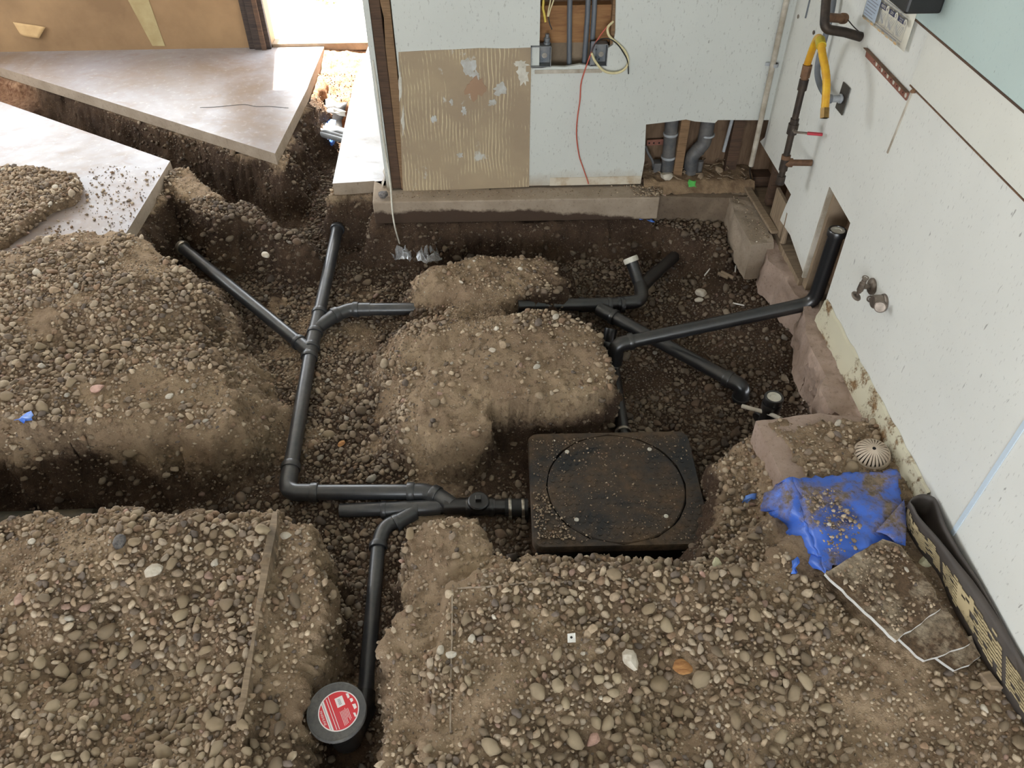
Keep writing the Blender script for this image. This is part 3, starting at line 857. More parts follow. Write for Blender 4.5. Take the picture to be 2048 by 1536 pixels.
# ridge below the corner of the gravelled slab
rp = P([(352, 358), (372, 376)], -0.06) + P([(415, 408), (440, 440)], -0.13) + P([(500, 446), (560, 478), (606, 490)], -0.2)
dr_ = line_d(QX, QY, rp)
tt = np.clip((GX - rp[0].x) / (rp[-1].x - rp[0].x), 0, 1)
H = np.maximum(H, BASE + (-0.035 - 0.12 * tt - BASE) * sstep((0.21 - 0.09 * tt - dr_) / 0.13))
# middle block (L shaped) and the low apron on its left
mound([(852, 668), (880, 640), (960, 630), (1060, 626), (1128, 634), (1172, 660), (1200, 716), (1204, 780), (1190, 798), (1090, 802), (984, 804), (968, 826), (962, 860), (938, 874), (868, 868), (842, 840), (850, 800), (862, 750), (846, 710)], -0.16, lambda x, y: -0.145 - 0.03 * sstep((0.1 - x) / 0.3), 0.065, 1.0)
mound([(800, 690), (840, 650), (900, 640), (900, 760), (850, 850), (825, 840)], -0.2, -0.20, 0.2, 0.55)
# mound behind the buried pipe
mound([(850, 556), (878, 532), (950, 516), (1060, 516), (1112, 530), (1128, 552), (1095, 572), (960, 580), (880, 576)], -0.16, -0.165, 0.17, 0.55)
mound([(905, 650), (908, 590), (960, 575), (1000, 585), (1010, 650)], -0.21, -0.205, 0.07, 0.35)
# rusty soil at the door, higher ground at the end of the diagonal trench
mound([(-1.2, 5.08), (-0.84, 5.05), (-0.84, 5.7), (-1.2, 5.7)], 0, lambda x, y: -0.20 + 0.17 * sstep((y - 4.95) / 0.55), 0.1, px=False)
mound([(-4.6, 4.4), (-3.1, 4.4), (-3.0, 5.6), (-4.6, 5.6)], 0, -0.16, 0.35, px=False)
# behind and under the camera
RUST = sstep((GY - 4.85) / 0.2) * sstep((GX + 1.3) / 0.1) + 0.7 * sstep((-2.9 - GX) / 0.3) * sstep((GY - 4.2) / 0.3)
RUST = np.clip(RUST, 0, 1)

# relief
slopeY, slopeX = np.gradient(H, ys, xs)
steep = np.clip(np.hypot(slopeX, slopeY), 0, 3) / 3
H += 0.011 * fbm(GX * 7, GY * 7, seed=6) + 0.006 * fbm(GX * 24, GY * 24, H * 24, seed=7, octs=3) + 0.003 * vnoise(GX * 80, GY * 80, seed=8)
# foot hollows in the foreground gravel
for (px, py, rr, dd) in ((1350, 1400, 0.13, 0.07), (1180, 1500, 0.11, 0.05), (290, 1390, 0.14, 0.08), (230, 1240, 0.10, 0.05), (1690, 1480, 0.15, 0.05), (1330, 1270, 0.09, 0.04), (120, 1330, 0.1, 0.05), (400, 1200, 0.08, 0.03), (160, 700, 0.14, 0.05), (350, 650, 0.12, 0.05)):
    c = at(px, py, z=0)
    H -= dd * np.exp(-(((GX - c.x) ** 2 + (GY - c.y) ** 2) / rr ** 2))
for (px, py, rr, hh) in ((1000, 1400, 0.1, 0.02), (250, 1120, 0.2, 0.03), (700, 1500, 0.01, 0.0), (120, 1180, 0.2, 0.02), (1500, 1250, 0.2, 0.02)):
    c = at(px, py, z=0)
    H += hh * np.exp(-(((GX - c.x) ** 2 + (GY - c.y) ** 2) / rr ** 2))
# small burrow in the middle block
c = at(1110, 668, z=-0.145)
H -= 0.03 * np.exp(-(((GX - c.x) ** 2 + (GY - c.y) ** 2) / 0.016 ** 2))
# keep the soil below the slabs where nothing is heaped on them
# dampness of the dug soil: layer depth, drier dust on trodden tops
DAMP_SHADE = sstep((-0.06 - H) / 0.2) * 0.85 + 0.15 + 0.35 * sstep((GX - 0.0) / 0.5) * sstep((GY - 2.0) / 0.4) - 0.62 * sstep((0.0 - GX) / 0.3) * sstep((3.5 - GY) / 0.4) * sstep((GX + 1.5) / 0.3)
DAMP_SHADE += 0.45 * sstep((GY - 3.2) / 0.2) * sstep((-0.07 - H) / 0.03)
DAMP_SHADE = np.clip(DAMP_SHADE - 0.75 * DUST + 0.22 * fbm(GX * 2.2, GY * 2.2, seed=9), 0, 1)

COMPACT = np.zeros(GX.shape)
def compact(px, z, v, w=0.08):
    global COMPACT
    COMPACT = np.maximum(COMPACT, v * sstep((poly_sd(GX, GY, P(px, z)) + w) / w))
compact([(840, 640), (1180, 640), (1210, 760), (1190, 850), (980, 860), (960, 940), (830, 940), (830, 760)], -0.07, 0.92)
compact([(840, 510), (1130, 510), (1150, 560), (850, 570)], -0.17, 0.84)
compact([(800, 1300), (820, 1080), (900, 1020), (990, 1080), (960, 1160), (890, 1200), (870, 1300)], -0.05, 0.85, 0.03)
compact([(200, 800), (500, 740), (580, 790), (540, 880), (300, 900), (200, 860)], -0.06, 0.7)
compact([(470, 1010), (650, 1060), (660, 1300), (600, 1450), (520, 1450), (555, 1050)], -0.05, 0.62, 0.03)
compact([(640, 440), (800, 470), (830, 560), (700, 600), (690, 560)], -0.34, 0.6)
compact([(700, 660), (800, 660), (800, 760), (680, 780)], -0.34, 0.45)
compact([(1280, 640), (1600, 480), (1620, 700), (1380, 800)], -0.3, 0.55)
compact([(1460, 830), (1760, 830), (1830, 1000), (1540, 1000)], 0, 0.55, 0.03)
compact([(1500, 1430), (2048, 1400), (2048, 1560), (1450, 1560)], 0, 0.25)
# gap shade between the loose stones painted into the soil colour, sparing trodden ground
DAMP_SHADE = np.clip(DAMP_SHADE + 0.45 * (1 - COMPACT) * sstep((fbm(GX * 3.2, GY * 3.2, seed=61) + 0.45 * fbm(GX * 10, GY * 10, seed=62) + 0.65) / 0.5), 0, 1)
def grid_at(A, x, y):
    i = np.clip(np.searchsorted(ys, y) - 1, 0, len(ys) - 2)
    j = np.clip(((x - xs[0]) / (xs[1] - xs[0])).astype(int), 0, len(xs) - 2)
    v = np.clip((y - ys[i]) / (ys[i + 1] - ys[i]), 0, 1)
    u = np.clip((x - xs[j]) / (xs[j + 1] - xs[j]), 0, 1)
    return (A[i, j] * (1 - u) + A[i, j + 1] * u) * (1 - v) + (A[i + 1, j] * (1 - u) + A[i + 1, j + 1] * u) * v
def gz(x, y): return float(grid_at(H, np.array([x]), np.array([y]))[0])

def np_mesh(name, V, F, mat, parent=None, smooth=True):
    V = np.ascontiguousarray(V, np.float32)
    F = np.ascontiguousarray(F, np.int32)
    me = bpy.data.meshes.new(name)
    me.vertices.add(len(V)); me.vertices.foreach_set('co', V.ravel())
    k = F.shape[1]
    me.loops.add(F.size); me.loops.foreach_set('vertex_index', F.ravel())
    me.polygons.add(len(F)); me.polygons.foreach_set('loop_start', np.arange(0, F.size, k, dtype=np.int32))
    if smooth:
        me.polygons.foreach_set('use_smooth', np.ones(len(F), bool))
    me.update(calc_edges=True)
    me.materials.append(mat)
    o = bpy.data.objects.new(name, me)
    COL.objects.link(o)
    if parent: o.parent = parent
    return o
ny, nx = GX.shape
gy_, gx_ = np.gradient(H, ys, xs)
nl = np.sqrt(1 + gx_ ** 2 + gy_ ** 2)
gs_ = np.clip(np.hypot(gx_, gy_), 0, 2)
lump = gs_ * (0.009 * fbm(GX * 13, GY * 13, H * 13, seed=21, octs=2) + 0.006 * fbm(GX * 40, GY * 40, H * 40, seed=22, octs=2))
VZ_ = H + lump * 0.4
VX, VY = GX - gx_ / nl * lump, GY - gy_ / nl * lump
V = np.stack([VX, VY, VZ_], -1).reshape(-1, 3)
idx = np.arange(ny * nx).reshape(ny, nx)
F = np.stack([idx[:-1, :-1], idx[:-1, 1:], idx[1:, 1:], idx[1:, :-1]], -1).reshape(-1, 4)
keep = ~((GX[:-1, :-1] < -2.2) & (GY[:-1, :-1] < 1.4)).reshape(-1)
ground = np_mesh('ground', V, F[keep], M['soil'])
ground['kind'] = 'structure'
ground['label'] = 'dug soil and gravel of the torn up floor'
for nm, A in (('damp_shade', DAMP_SHADE), ('rust', RUST)):
    at_ = ground.data.attributes.new(nm, 'FLOAT', 'POINT')
    at_.data.foreach_set('value', np.ascontiguousarray(A, np.float32).ravel())
# ------------------------------------------------------------------ drain pipes
SEGS = []          # pipe runs, so that stones do not stand inside them
R2 = 0.030
def pipe(root, path, r=R2, mat='abs', name='pipe', seg=20, hollow=False):
    if mat == 'abs' and root.name == 'drain_pipe_run': mat = 'abs_sheen'
    mb = MB()
    mb.tube(path, r, seg)
    SEGS.append(([tuple(p) for p in path], r))
    return obj(name, mb, M[mat], root, smooth=50)
def collar(root, p, d, r=R2, L=0.028, k=1.27, mat='abs', name='collar'):
    d = Vector(d).normalized()
    p = Vector(p)
    R = r * k
    if mat == 'abs' and root.name == 'drain_pipe_run': mat = 'abs_sheen'
    mb = MB()
    mb.lathe([(r * 0.9, -L / 2), (R * 0.97, -L / 2), (R, -L / 2 + 0.003), (R, L / 2 - 0.003), (R * 0.97, L / 2), (r * 0.9, L / 2)], p, d, 24)
    return obj(name, mb, M[mat], root, smooth=35)
def end_plug(root, p, d, r=R2, mat='white_pl', lip='abs', deep=0.02):
    d = Vector(d).normalized()
    mb = MB(); mb.lathe([(r * 1.0, -deep), (r * 1.22, -deep), (r * 1.25, 0), (r * 1.15, 0.006), (r * 0.95, 0.006), (r * 0.9, 0.001)], p, d, 24)
    obj('hub', mb, M[lip], root, smooth=35)
    mb = MB(); mb.lathe([(r * 0.92, 0.0), (r * 0.9, 0.004), (r * 0.55, 0.004), (r * 0.5, 0.002), (0.0005, 0.002)], p, d, 24)
    return obj('test_plug', mb, M[mat], root, smooth=35, label='off-white test plug')

# --- left network: long run, two branches, elbow, cleanout, and the lower branch, all glued together
zc1 = -0.315
top = at(675, 458, z=-0.245)
yA, yB = at(634, 648, z=-0.295), at(621, 704, z=zc1)
eC = at(573, 985, z=zc1)
eD = at(822, 984, z=-0.32)
tEnd = at(1050, 1014, z=-0.325)
j45 = at(905, 1013, z=-0.325)
n1 = thing('drain_pipe_run', 'long black drain pipe with side branches elbowing through the trench to the tank', 'drain pipe', (yB.x, yB.y, BASE))
pipe(n1, [top, yA]); pipe(n1, [yA, yB])
d1 = (yB - yA).normalized()
e_in = yB + (eC - yB) * 0.86
pipe(n1, [yB, e_in])
el = fillet([yB + (eC - yB) * 0.84, eC, eC + (eD - eC) * 0.22], 0.062, 10)
pipe(n1, el, R2 * 1.12, name='elbow')
collar(n1, yB + (eC - yB) * 0.845, eC - yB); collar(n1, eC + (eD - eC) * 0.225, eD - eC)
pipe(n1, [eC + (eD - eC) * 0.2, eD])
collar(n1, eD, eD - eC)
el = fillet([eD, eD + (eD - eC).normalized() * 0.05, j45 + Vector((-0.05, 0.045, 0)), j45], 0.05, 6)
pipe(n1, el, R2 * 1.12, name='elbow')
collar(n1, (eD + j45) / 2 + Vector((0.012, 0.02, 0)), (1, -0.65, 0), mat='abs')
pipe(n1, [j45 + Vector((-0.03, 0.0, 0)), j45 + Vector((0.05, 0, 0))], R2 * 1.05, 'abs_clean', name='coupling')
collar(n1, top + (top - yA).normalized() * 0.0, top - yA, mat='abs', L=0.02)
mb = MB(); mb.lathe([(R2 * 1.05, -0.006), (R2 * 1.08, 0.004), (R2 * 0.85, 0.008), (0.0005, 0.008)], top + (top - yA).normalized() * 0.012, top - yA, 24)
obj('end_cap', mb, M['steel'], n1, smooth=35, label='pale end cap')
for q in (yA + d1 * -0.075, yA + d1 * 0.055, yB + d1 * -0.03, yB + d1 * 0.03):
    collar(n1, q, d1, L=0.022)
pipe(n1, [yA - d1 * 0.07, yB + d1 * 0.03], R2 * 1.1, name='wye_fitting')
# right branch disappearing under the soil
b1, b2 = at(700, 619, z=-0.30), at(905, 617, z=-0.295)
bel = fillet([yA + d1 * 0.03, at(672, 629, z=-0.30), b1, b1 + (b2 - b1) * 0.2], 0.07, 8)
pipe(n1, bel, R2 * 1.1, name='elbow')
collar(n1, bel[4], bel[5] - bel[3]); collar(n1, b1 + (b2 - b1) * 0.06, b2 - b1)
pipe(n1, [b1, b2 + (b2 - b1) * 0.1])
# left branch with cap
cA = at(364, 494, z=-0.24)
pipe(n1, [yB + d1 * 0.0, cA])
dl_ = (cA - yB).normalized()
pipe(n1, [yB, yB + dl_ * 0.09], R2 * 1.1, name='wye_fitting')
collar(n1, yB + dl_ * 0.09, dl_, L=0.02)
collar(n1, cA - dl_ * 0.008, dl_, mat='steel', L=0.02)
mb = MB(); mb.lathe([(R2 * 1.15, -0.004), (R2 * 1.15, 0.008), (R2 * 0.95, 0.012), (0.0005, 0.012)], cA, dl_, 24)
obj('end_cap', mb, M['steel'], n1, smooth=35, label='pale end cap')
# cleanout tee, stub, rubber coupling with two clamps
c0, c1 = at(915, 1014, z=-0.325), at(1006, 1014, z=-0.325)
pipe(n1, [j45, tEnd], R2 * 0.95, 'abs_clean')
pipe(n1, [c0 + Vector((0.03, 0, 0)), at(990, 1014, z=-0.325)], R2 * 1.12, 'abs_clean', name='cleanout_tee')
co = at(957, 1003, z=-0.285)
mb = MB(); mb.lathe([(R2, -0.04), (R2 * 1.12, -0.01), (R2 * 1.3, -0.008), (R2 * 1.3, 0.006), (R2 * 1.15, 0.01), (0.0005, 0.011)], co, (0, -0.1, 1), 24)
cl = obj('cleanout_plug', mb, M['abs_clean'], n1, smooth=35)
mb = MB(); mb.box(co + Vector((0, 0, 0.018)), (0.022, 0.022, 0.018)); obj('square_nut', mb, M['abs_clean'], cl, bevel=0.002)
for px in (937, 982):
    collar(n1, at(px, 1014, z=-0.325), (1, 0, 0), L=0.016, k=1.22, mat='abs_clean')
pipe(n1, [at(1010, 1015, z=-0.325), at(1056, 1015, z=-0.325)], R2 * 1.12, 'black_rub', name='rubber_coupling')
for px in (1020, 1046):
    q = at(px, 1015, z=-0.325)
    c_ = collar(n1, q, (1, 0, 0), L=0.011, k=1.2, mat='steel', name='hose_clamp')
    mb = MB(); mb.box(q + Vector((0, -0.03, -0.018)), (0.012, 0.014, 0.012)); obj('clamp_screw', mb, M['steel'], c_)
# lower run and branch toward the viewer
l0, l1 = at(680, 1021, z=-0.345), at(850, 1019, z=-0.345)
n1b = n1
pipe(n1, [l0, l1 + Vector((0.08, 0.005, 0.01))], 0.0265)
pipe(n1, [at(765, 1020, z=-0.345), l1 + Vector((0.06, 0.005, 0.006))], 0.0305, name='wye_fitting')
for px in (768, 832):
    collar(n1, at(px, 1020, z=-0.345), (1, 0, 0), 0.0265, 0.02)
g0, g1, g2 = at(828, 1025, z=-0.345), at(772, 1058, z=-0.35), at(757, 1085, z=-0.352)
g3 = at(731, 1388, z=-0.35)
gel = fillet([g0, at(768, 1054, z=-0.35), g2 + (g3 - g2) * 0.02], 0.07, 9)
pipe(n1, [g0, g0 + (g1 - g0) * 0.55], 0.0305, name='wye_branch')
pipe(n1, gel, 0.0275, name='elbow')
collar(n1, g0 + (g1 - g0) * 0.62, g1 - g0, 0.0265, 0.02); collar(n1, g2 + (g3 - g2) * 0.03, g3 - g2, 0.0265, 0.022)
pipe(n1, [g2, g3], 0.0255)
# closet bend hub at the end
gd = (g3 - g2).normalized()
pipe(n1, [g3 - gd * 0.005, g3 + gd * 0.06], 0.031, 'abs_clean', name='hub')
capc = at(673, 1422, z=-0.105)
bend = fillet([g3 + gd * 0.03, Vector((capc.x, g3.y - 0.1, -0.345)), Vector((capc.x, capc.y, -0.30)), Vector((capc.x, capc.y - 0.01, -0.2))], 0.07, 7)
pipe(n1, bend, 0.042, 'abs_clean', name='closet_bend')

fc = thing('flange_cap', 'round dusty black flange cap with red sticker on the pipe end', 'pipe cap', capc)
axc = Vector((0.03, -0.05, 1)).normalized()
RC = 0.0815
mb = MB(); mb.lathe([(0.05, -0.045), (0.055, -0.02), (RC * 0.97, -0.018), (RC, -0.014), (RC, -0.003), (RC * 0.985, 0.0), (0.0005, 0.0)], capc, axc, 48)
obj('disc', mb, M['disc'], fc, smooth=35)
mb = MB(); mb.lathe([(RC * 0.94, 0.0), (RC * 0.985, 0.0012), (RC * 0.965, 0.0016), (RC * 0.945, 0.0005)], capc, axc, 48)
obj('rim', mb, M['disc'], fc, smooth=35)
# sticker frame: text runs along t (down-right in the picture)
nrm = axc
ph = math.radians(-64)
tR = (Vector((math.cos(ph), math.sin(ph), 0)) - nrm * nrm.dot(Vector((math.cos(ph), math.sin(ph), 0)))).normalized()
tU = nrm.cross(tR).normalized()
rx = Matrix((tR, tU, nrm)).transposed()
sc_ = capc + Vector((0.006, 0.0, 0)) + nrm * 0.0004
RS = 0.0555
def on_cap(u, v, h=0.0): return sc_ + tR * u + tU * v + nrm * h
mb = MB(); mb.add([on_cap(RS * math.cos(a), RS * math.sin(a), 0.0005) for a in np.linspace(0, 2 * math.pi, 48, endpoint=False)], [tuple(range(48))])
stk = obj('sticker', mb, M['label_white'], fc, label='round red and white sticker')
rs = RS * 0.945
def chord(v0, v1, mat, name, h):
    pts = []
    for a in np.linspace(math.asin(v0 / rs), math.asin(v1 / rs), 16): pts.append((rs * math.cos(a), rs * math.sin(a)))
    for a in np.linspace(math.asin(v1 / rs), math.asin(v0 / rs), 16): pts.append((-rs * math.cos(a), rs * math.sin(a)))
    mb = MB(); mb.add([on_cap(u, v, h) for u, v in pts], [tuple(range(len(pts)))])
    return obj(name, mb, M[mat], stk)
chord(-0.0282, rs * 0.999, 'label_red', 'red_field', 0.0008)
chord(-rs * 0.999, -0.0375, 'label_red', 'red_field', 0.0008)
chord(-0.0342, -0.0330, 'ink_gray', 'print_line', 0.0009)
for v, a, b in ((-0.0215, -0.045, 0.046), (-0.0145, -0.05, 0.048)):
    mb = MB(); mb.add([on_cap(a, v, 0.0010), on_cap(b, v, 0.0010), on_cap(b, v + 0.0016, 0.0010), on_cap(a, v + 0.0016, 0.0010)], [(0, 1, 2, 3)]); obj('print_line', mb, M['label_white'], stk)
for k in range(7):
    v = 0.002 + k * 0.0036
    a, b = (0.004, 0.046) if k != 4 else (0.0, 0.034)
    b -= 0.001 * k * k * 0.3
    mb = MB(); mb.add([on_cap(a, v, 0.0010), on_cap(b, v, 0.0010), on_cap(b, v + 0.0011, 0.0010), on_cap(a, v + 0.0011, 0.0010)], [(0, 1, 2, 3)]); obj('print_line', mb, M['label_white'], stk)
mb = MB(); mb.add([on_cap(-0.036, 0.0, 0.0011), on_cap(-0.008, 0.0, 0.0011), on_cap(-0.008, 0.022, 0.0011), on_cap(-0.036, 0.022, 0.0011)], [(0, 1, 2, 3)])
obj('white_box', mb, M['label_white'], stk)
for k in range(6):
    u = -0.030 + k * 0.003
    mb = MB(); mb.add([on_cap(u, 0.006, 0.0012), on_cap(u + 0.0014, 0.006, 0.0012), on_cap(u + 0.0014, 0.014, 0.0012), on_cap(u, 0.014, 0.0012)], [(0, 1, 2, 3)]); obj('bar', mb, M['ink_gray'], stk)
text('lettering', 'FINISHLINE', 0.0088, on_cap(0.0, -0.0445, 0.0011), rx, M['label_white'], stk)
for (u, v, w, h) in ((-0.028, 0.036, 0.016, 0.007), (-0.012, 0.041, 0.012, 0.008), (0.008, 0.043, 0.016, 0.009), (0.03, 0.036, 0.014, 0.006)):
    mb = MB(); mb.add([on_cap(u - w / 2, v - h / 2, 0.001), on_cap(u + w / 2, v - h / 2 + 0.001, 0.001), on_cap(u + w / 2 - 0.002, v + h / 2, 0.001), on_cap(u - w / 2 + 0.002, v + h / 2, 0.001)], [(0, 1, 2, 3)]); obj('pictogram', mb, M['label_white'], stk)

# --- right network
n2 = thing('drain_pipe_branch', 'black pipe from buried end through a wye to two capped and cut ends', 'drain pipe', tuple(at(1190, 640, z=BASE)))
za = -0.285
a0, a1, a2 = at(1035, 612, z=-0.225), at(1190, 610, z=za), at(1235, 607, z=za)
pipe(n2, [a0, a2])
pipe(n2, [at(1160, 611, z=za), at(1216, 608, z=za)], R2 * 1.12, name='wye_fitting')
ad = (a2 - a0).normalized()
for px in (1163, 1217, 1243):
    collar(n2, at(px, 609.5, z=za), ad, L=0.02)
k0, k1 = at(1285, 603, z=-0.28), at(1281, 570, z=-0.265)
up = at(1261, 517, z=-0.165)
pipe(n2, fillet([a2, k0, k1], 0.075, 9), R2 * 1.1, name='elbow')
pipe(n2, [k1, at(1274, 556, z=-0.245), up])
end_plug(n2, up, up - k1, lip='white_pl')
f0, f1 = at(1283, 574, z=-0.272), at(1412, 459, z=-0.30)
fk = at(1300, 556, z=-0.275)
pipe(n2, [f0, fk, f1 + (f1 - fk) * 0.0])
pipe(n2, [f0, fk, fk + (f1 - fk) * 0.12], R2 * 1.12, name='wye_fitting')
h0, h1 = at(1198, 618, z=za), at(1468, 764, z=-0.29)
pipe(n2, [h0, h1])
hd = (h1 - h0).normalized()
pipe(n2, [h0, h0 + hd * 0.09], R2 * 1.12, name='wye_fitting')
collar(n2, h0 + hd * 0.09, hd, L=0.02); collar(n2, h1 - hd * 0.03, hd, L=0.03)
hz = h1 + hd * 0.045
pipe(n2, fillet([h1 - hd * 0.02, hz, hz + Vector((0.0, -0.005, -0.09))], 0.06, 9), R2 * 1.13, name='elbow')
collar(n2, hz + Vector((0, -0.004, -0.065)), (0, 0, -1), L=0.025)
# dark riser hiding behind the middle block
q0 = at(1216, 690, z=-0.34); q1 = at(1222, 657, z=-0.28)
pipe(n2, [q0 + Vector((0, 0, -0.04)), q0, q1], R2, 'abs_clean', name='riser'); collar(n2, q0, q1 - q0, mat='abs_clean')

# --- pipe from the wall slot to the tank
n3 = thing('wall_drain_pipe', 'black pipe from the wall slot crossing over another and dropping to the tank', 'drain pipe', tuple(at(1250, 700, z=BASE)))
s_top = at(1675, 462, X=WX + 0.012); s_bot = at(1612, 606, X=WX + 0.008)
zt = -0.185
m1, m0 = at(1585, 619, z=-0.05), at(1262, 683, z=-0.20)
pipe(n3, fillet([s_top, Vector((s_top.x, s_top.y, m1.z + 0.02)), m0], 0.07, 9))
end_plug(n3, s_top, (0, 0, 1))
md = (m0 - m1).normalized()
collar(n3, m0, md, L=0.024)
corner = at(1232, 690, z=-0.205)
drop = Vector((corner.x, corner.y - 0.01, -0.30))
pipe(n3, fillet([m0 - md * 0.01, corner, drop], 0.062, 9), R2 * 1.13, name='elbow')
collar(n3, corner + Vector((0, 0, -0.055)), (0, 0, 1), L=0.02); collar(n3, corner + Vector((0, 0, -0.09)), (0, 0, 1), L=0.03, k=1.25)
t_in = at(1246, 864, z=-0.315)
pipe(n3, fillet([drop + Vector((0, 0, 0.06)), Vector((drop.x, drop.y, -0.335)), t_in + Vector((0, -0.03, 0))], 0.05, 7), 0.0255, 'abs_clean')
collar(n3, t_in + Vector((0, 0.0, 0)), (0, 1, 0), 0.027, 0.012, mat='steel', name='hose_clamp')

# --- capped riser near the corner and its stub
n4 = thing('capped_riser', 'short black riser with off-white plug beside the concrete block', 'drain pipe', tuple(at(1540, 830, z=BASE)))
r_top = at(1548, 795, z=-0.10)
r_bot = Vector((r_top.x - 0.005, r_top.y, -0.34))
pipe(n4, [r_top, r_bot], R2, 'abs_clean'); end_plug(n4, r_top, (0, 0, 1))
collar(n4, r_top + Vector((0, 0, -0.045)), (0, 0, 1), L=0.03, mat='abs_clean')
pipe(n4, [at(1515, 838, z=-0.25), at(1540, 822, z=-0.24)], R2 * 0.9, 'abs_clean', name='stub')
# braided hose end
mb = MB(); mb.tube(smooth_path([at(1484, 812, z=-0.2), at(1505, 818, z=-0.19), at(1535, 826, z=-0.17), at(1562, 838, z=-0.12)], 5), 0.0085, 12)
tag(obj('supply_hose', mb, M['conduit'], smooth=60), 'short dirty braided hose in front of the capped riser', 'hose')
# old pipe in the left trench, old elbow by the right footing
mb = MB(); mb.tube([at(-160, 1046, z=-0.33), at(0, 1043, z=-0.33), at(190, 1036, z=-0.345)], 0.036, 18)
SEGS.append(([tuple(at(-160, 1046, z=-0.33)), tuple(at(190, 1036, z=-0.345))], 0.036))
tag(obj('buried_pipe', mb, mat_pipe('soiled_pipe', (62, 62, 52), (120, 104, 78), 0.8, 0.5), smooth=50), 'soiled old pipe half buried in the left trench', 'pipe')
mb = MB(); mb.tube(fillet([at(1600, 730, z=-0.27), at(1617, 722, z=-0.25), at(1628, 735, z=-0.30)], 0.03, 6), 0.024, 14)
tag(obj('pipe_elbow', mb, M['abs_clean'], smooth=50), 'small black pipe elbow poking out under the pinkish footing', 'pipe')
# four conduits crossing the door trench
for k in range(4):
    q0, q1 = at(618 + k * 3, 262 - k * 6.2, z=-0.235 - 0.003 * k), at(690, 282 - k * 6.5, z=-0.235 - 0.003 * k)
    mb = MB(); mb.tube([q0 + (q0 - q1) * 0.3, q1 + (q1 - q0) * 0.5], 0.0165, 14)
    tag(obj('conduit', mb, M['ltgray'], smooth=50), 'pale gray conduit in %s of the row of four across the door trench' % ('nearest place', 'second place', 'third place', 'farthest place')[k], 'conduit', 'conduits across the door trench')
# torn blue and black sheeting in the same trench
def crumple(name, corners, n, amp, mat, thick=0.002, seed=0, up=0.0):
    a, b, c, d = corners
    rows = []
    r_ = np.random.default_rng(seed)
    for i in range(n + 1):
        rr = []
        for k in range(n + 1):
            u, v = k / n, i / n
            p = a.lerp(b, u).lerp(d.lerp(c, u), v)
            p = p + Vector(r_.normal(0, amp, 3)) + Vector((0, 0, up * math.sin(u * 3.1) * math.sin(v * 3.1)))
            rr.append(p)
        rows.append(rr)
    mb = MB(); mb.grid(rows)
    o = obj(name, mb, mat, smooth=50)
    s = o.modifiers.new('s', 'SOLIDIFY'); s.thickness = thick
    return o
o = crumple('plastic_sheet', [at(606, 182, z=-0.11), at(640, 205, z=-0.12), at(636, 235, z=-0.24), at(612, 228, z=-0.26)], 5, 0.012, M['blue_clean'], seed=3)
tag(o, 'torn blue plastic hanging in the trench by the door', 'plastic sheet')
o = crumple('black_sheet', [at(614, 192, z=-0.15), at(690, 205, z=-0.16), at(684, 268, z=-0.30), at(612, 262, z=-0.31)], 5, 0.01, M['black'], seed=4)
tag(o, 'black plastic lining the trench behind the gray conduits', 'plastic sheet')
o = crumple('plastic_scrap', [at(655, 215, z=-0.16), at(692, 222, z=-0.16), at(690, 234, z=-0.2), at(656, 226, z=-0.19)], 3, 0.004, M['white'], seed=6)
tag(o, 'white scrap on the black plastic by the door trench', 'scrap')
o = crumple('plastic_scrap', [at(640, 238, z=-0.23), at(672, 240, z=-0.22), at(670, 290, z=-0.3), at(648, 288, z=-0.31)], 4, 0.006, M['blue_clean'], seed=7)
tag(o, 'pale blue plastic scrap under the gray conduits', 'scrap')

# ------------------------------------------------------------------ the tank
tz = -0.25
tc = [at(x, y, z=tz) for x, y in ((1054, 867), (1373, 861), (1429, 1089), (1070, 1096))]
ctr = sum(tc, Vector()) / 4
TW, TL = (tc[1] - tc[0]).length, (tc[3] - tc[0]).length
tang = math.atan2((tc[1] - tc[0]).y, (tc[1] - tc[0]).x)
def rrect(w, l, r, z, n=6):
    out = []
    for cx, cy, a0 in ((w / 2 - r, l / 2 - r, 0), (-w / 2 + r, l / 2 - r, 90), (-w / 2 + r, -l / 2 + r, 180), (w / 2 - r, -l / 2 + r, 270)):
        for k in range(n + 1):
            a = math.radians(a0 + 90 * k / n)
            x, y = cx + r * math.cos(a), cy + r * math.sin(a)
            out.append(Vector((ctr.x + x * math.cos(tang) - y * math.sin(tang), ctr.y + x * math.sin(tang) + y * math.cos(tang), z)))
    return out
tank = thing('grease_trap', 'square black grease trap with round lid set in the pit', 'grease trap', (ctr.x, ctr.y, -0.47))
mb = MB()
lay = [rrect(TW * 0.93, TL * 0.93, 0.04, -0.47), rrect(TW * 0.955, TL * 0.955, 0.04, tz - 0.045), rrect(TW * 0.955, TL * 0.955, 0.04, tz - 0.02)]
m_ = len(lay[0])
for r_ in lay: mb.v += [tuple(v) for v in r_]
for i in range(2):
    for k in range(m_): mb.f.append((i * m_ + k, i * m_ + (k + 1) % m_, (i + 1) * m_ + (k + 1) % m_, (i + 1) * m_ + k))
obj('body', mb, M['tank_side'], tank, smooth=40)
LR = 0.257
lc = at(1232, 972, z=tz)
# top deck with a circular recess
mb = MB()
o_ = [rrect(TW * 0.965, TL * 0.965, 0.04, tz - 0.034), rrect(TW, TL, 0.038, tz - 0.03), rrect(TW, TL, 0.038, tz - 0.008), rrect(TW * 0.985, TL * 0.985, 0.036, tz)]
for r_ in o_: mb.v += [tuple(v) for v in r_]
for i in range(3):
    for k in range(m_): mb.f.append((i * m_ + k, i * m_ + (k + 1) % m_, (i + 1) * m_ + (k + 1) % m_, (i + 1) * m_ + k))
base_i = 3 * m_
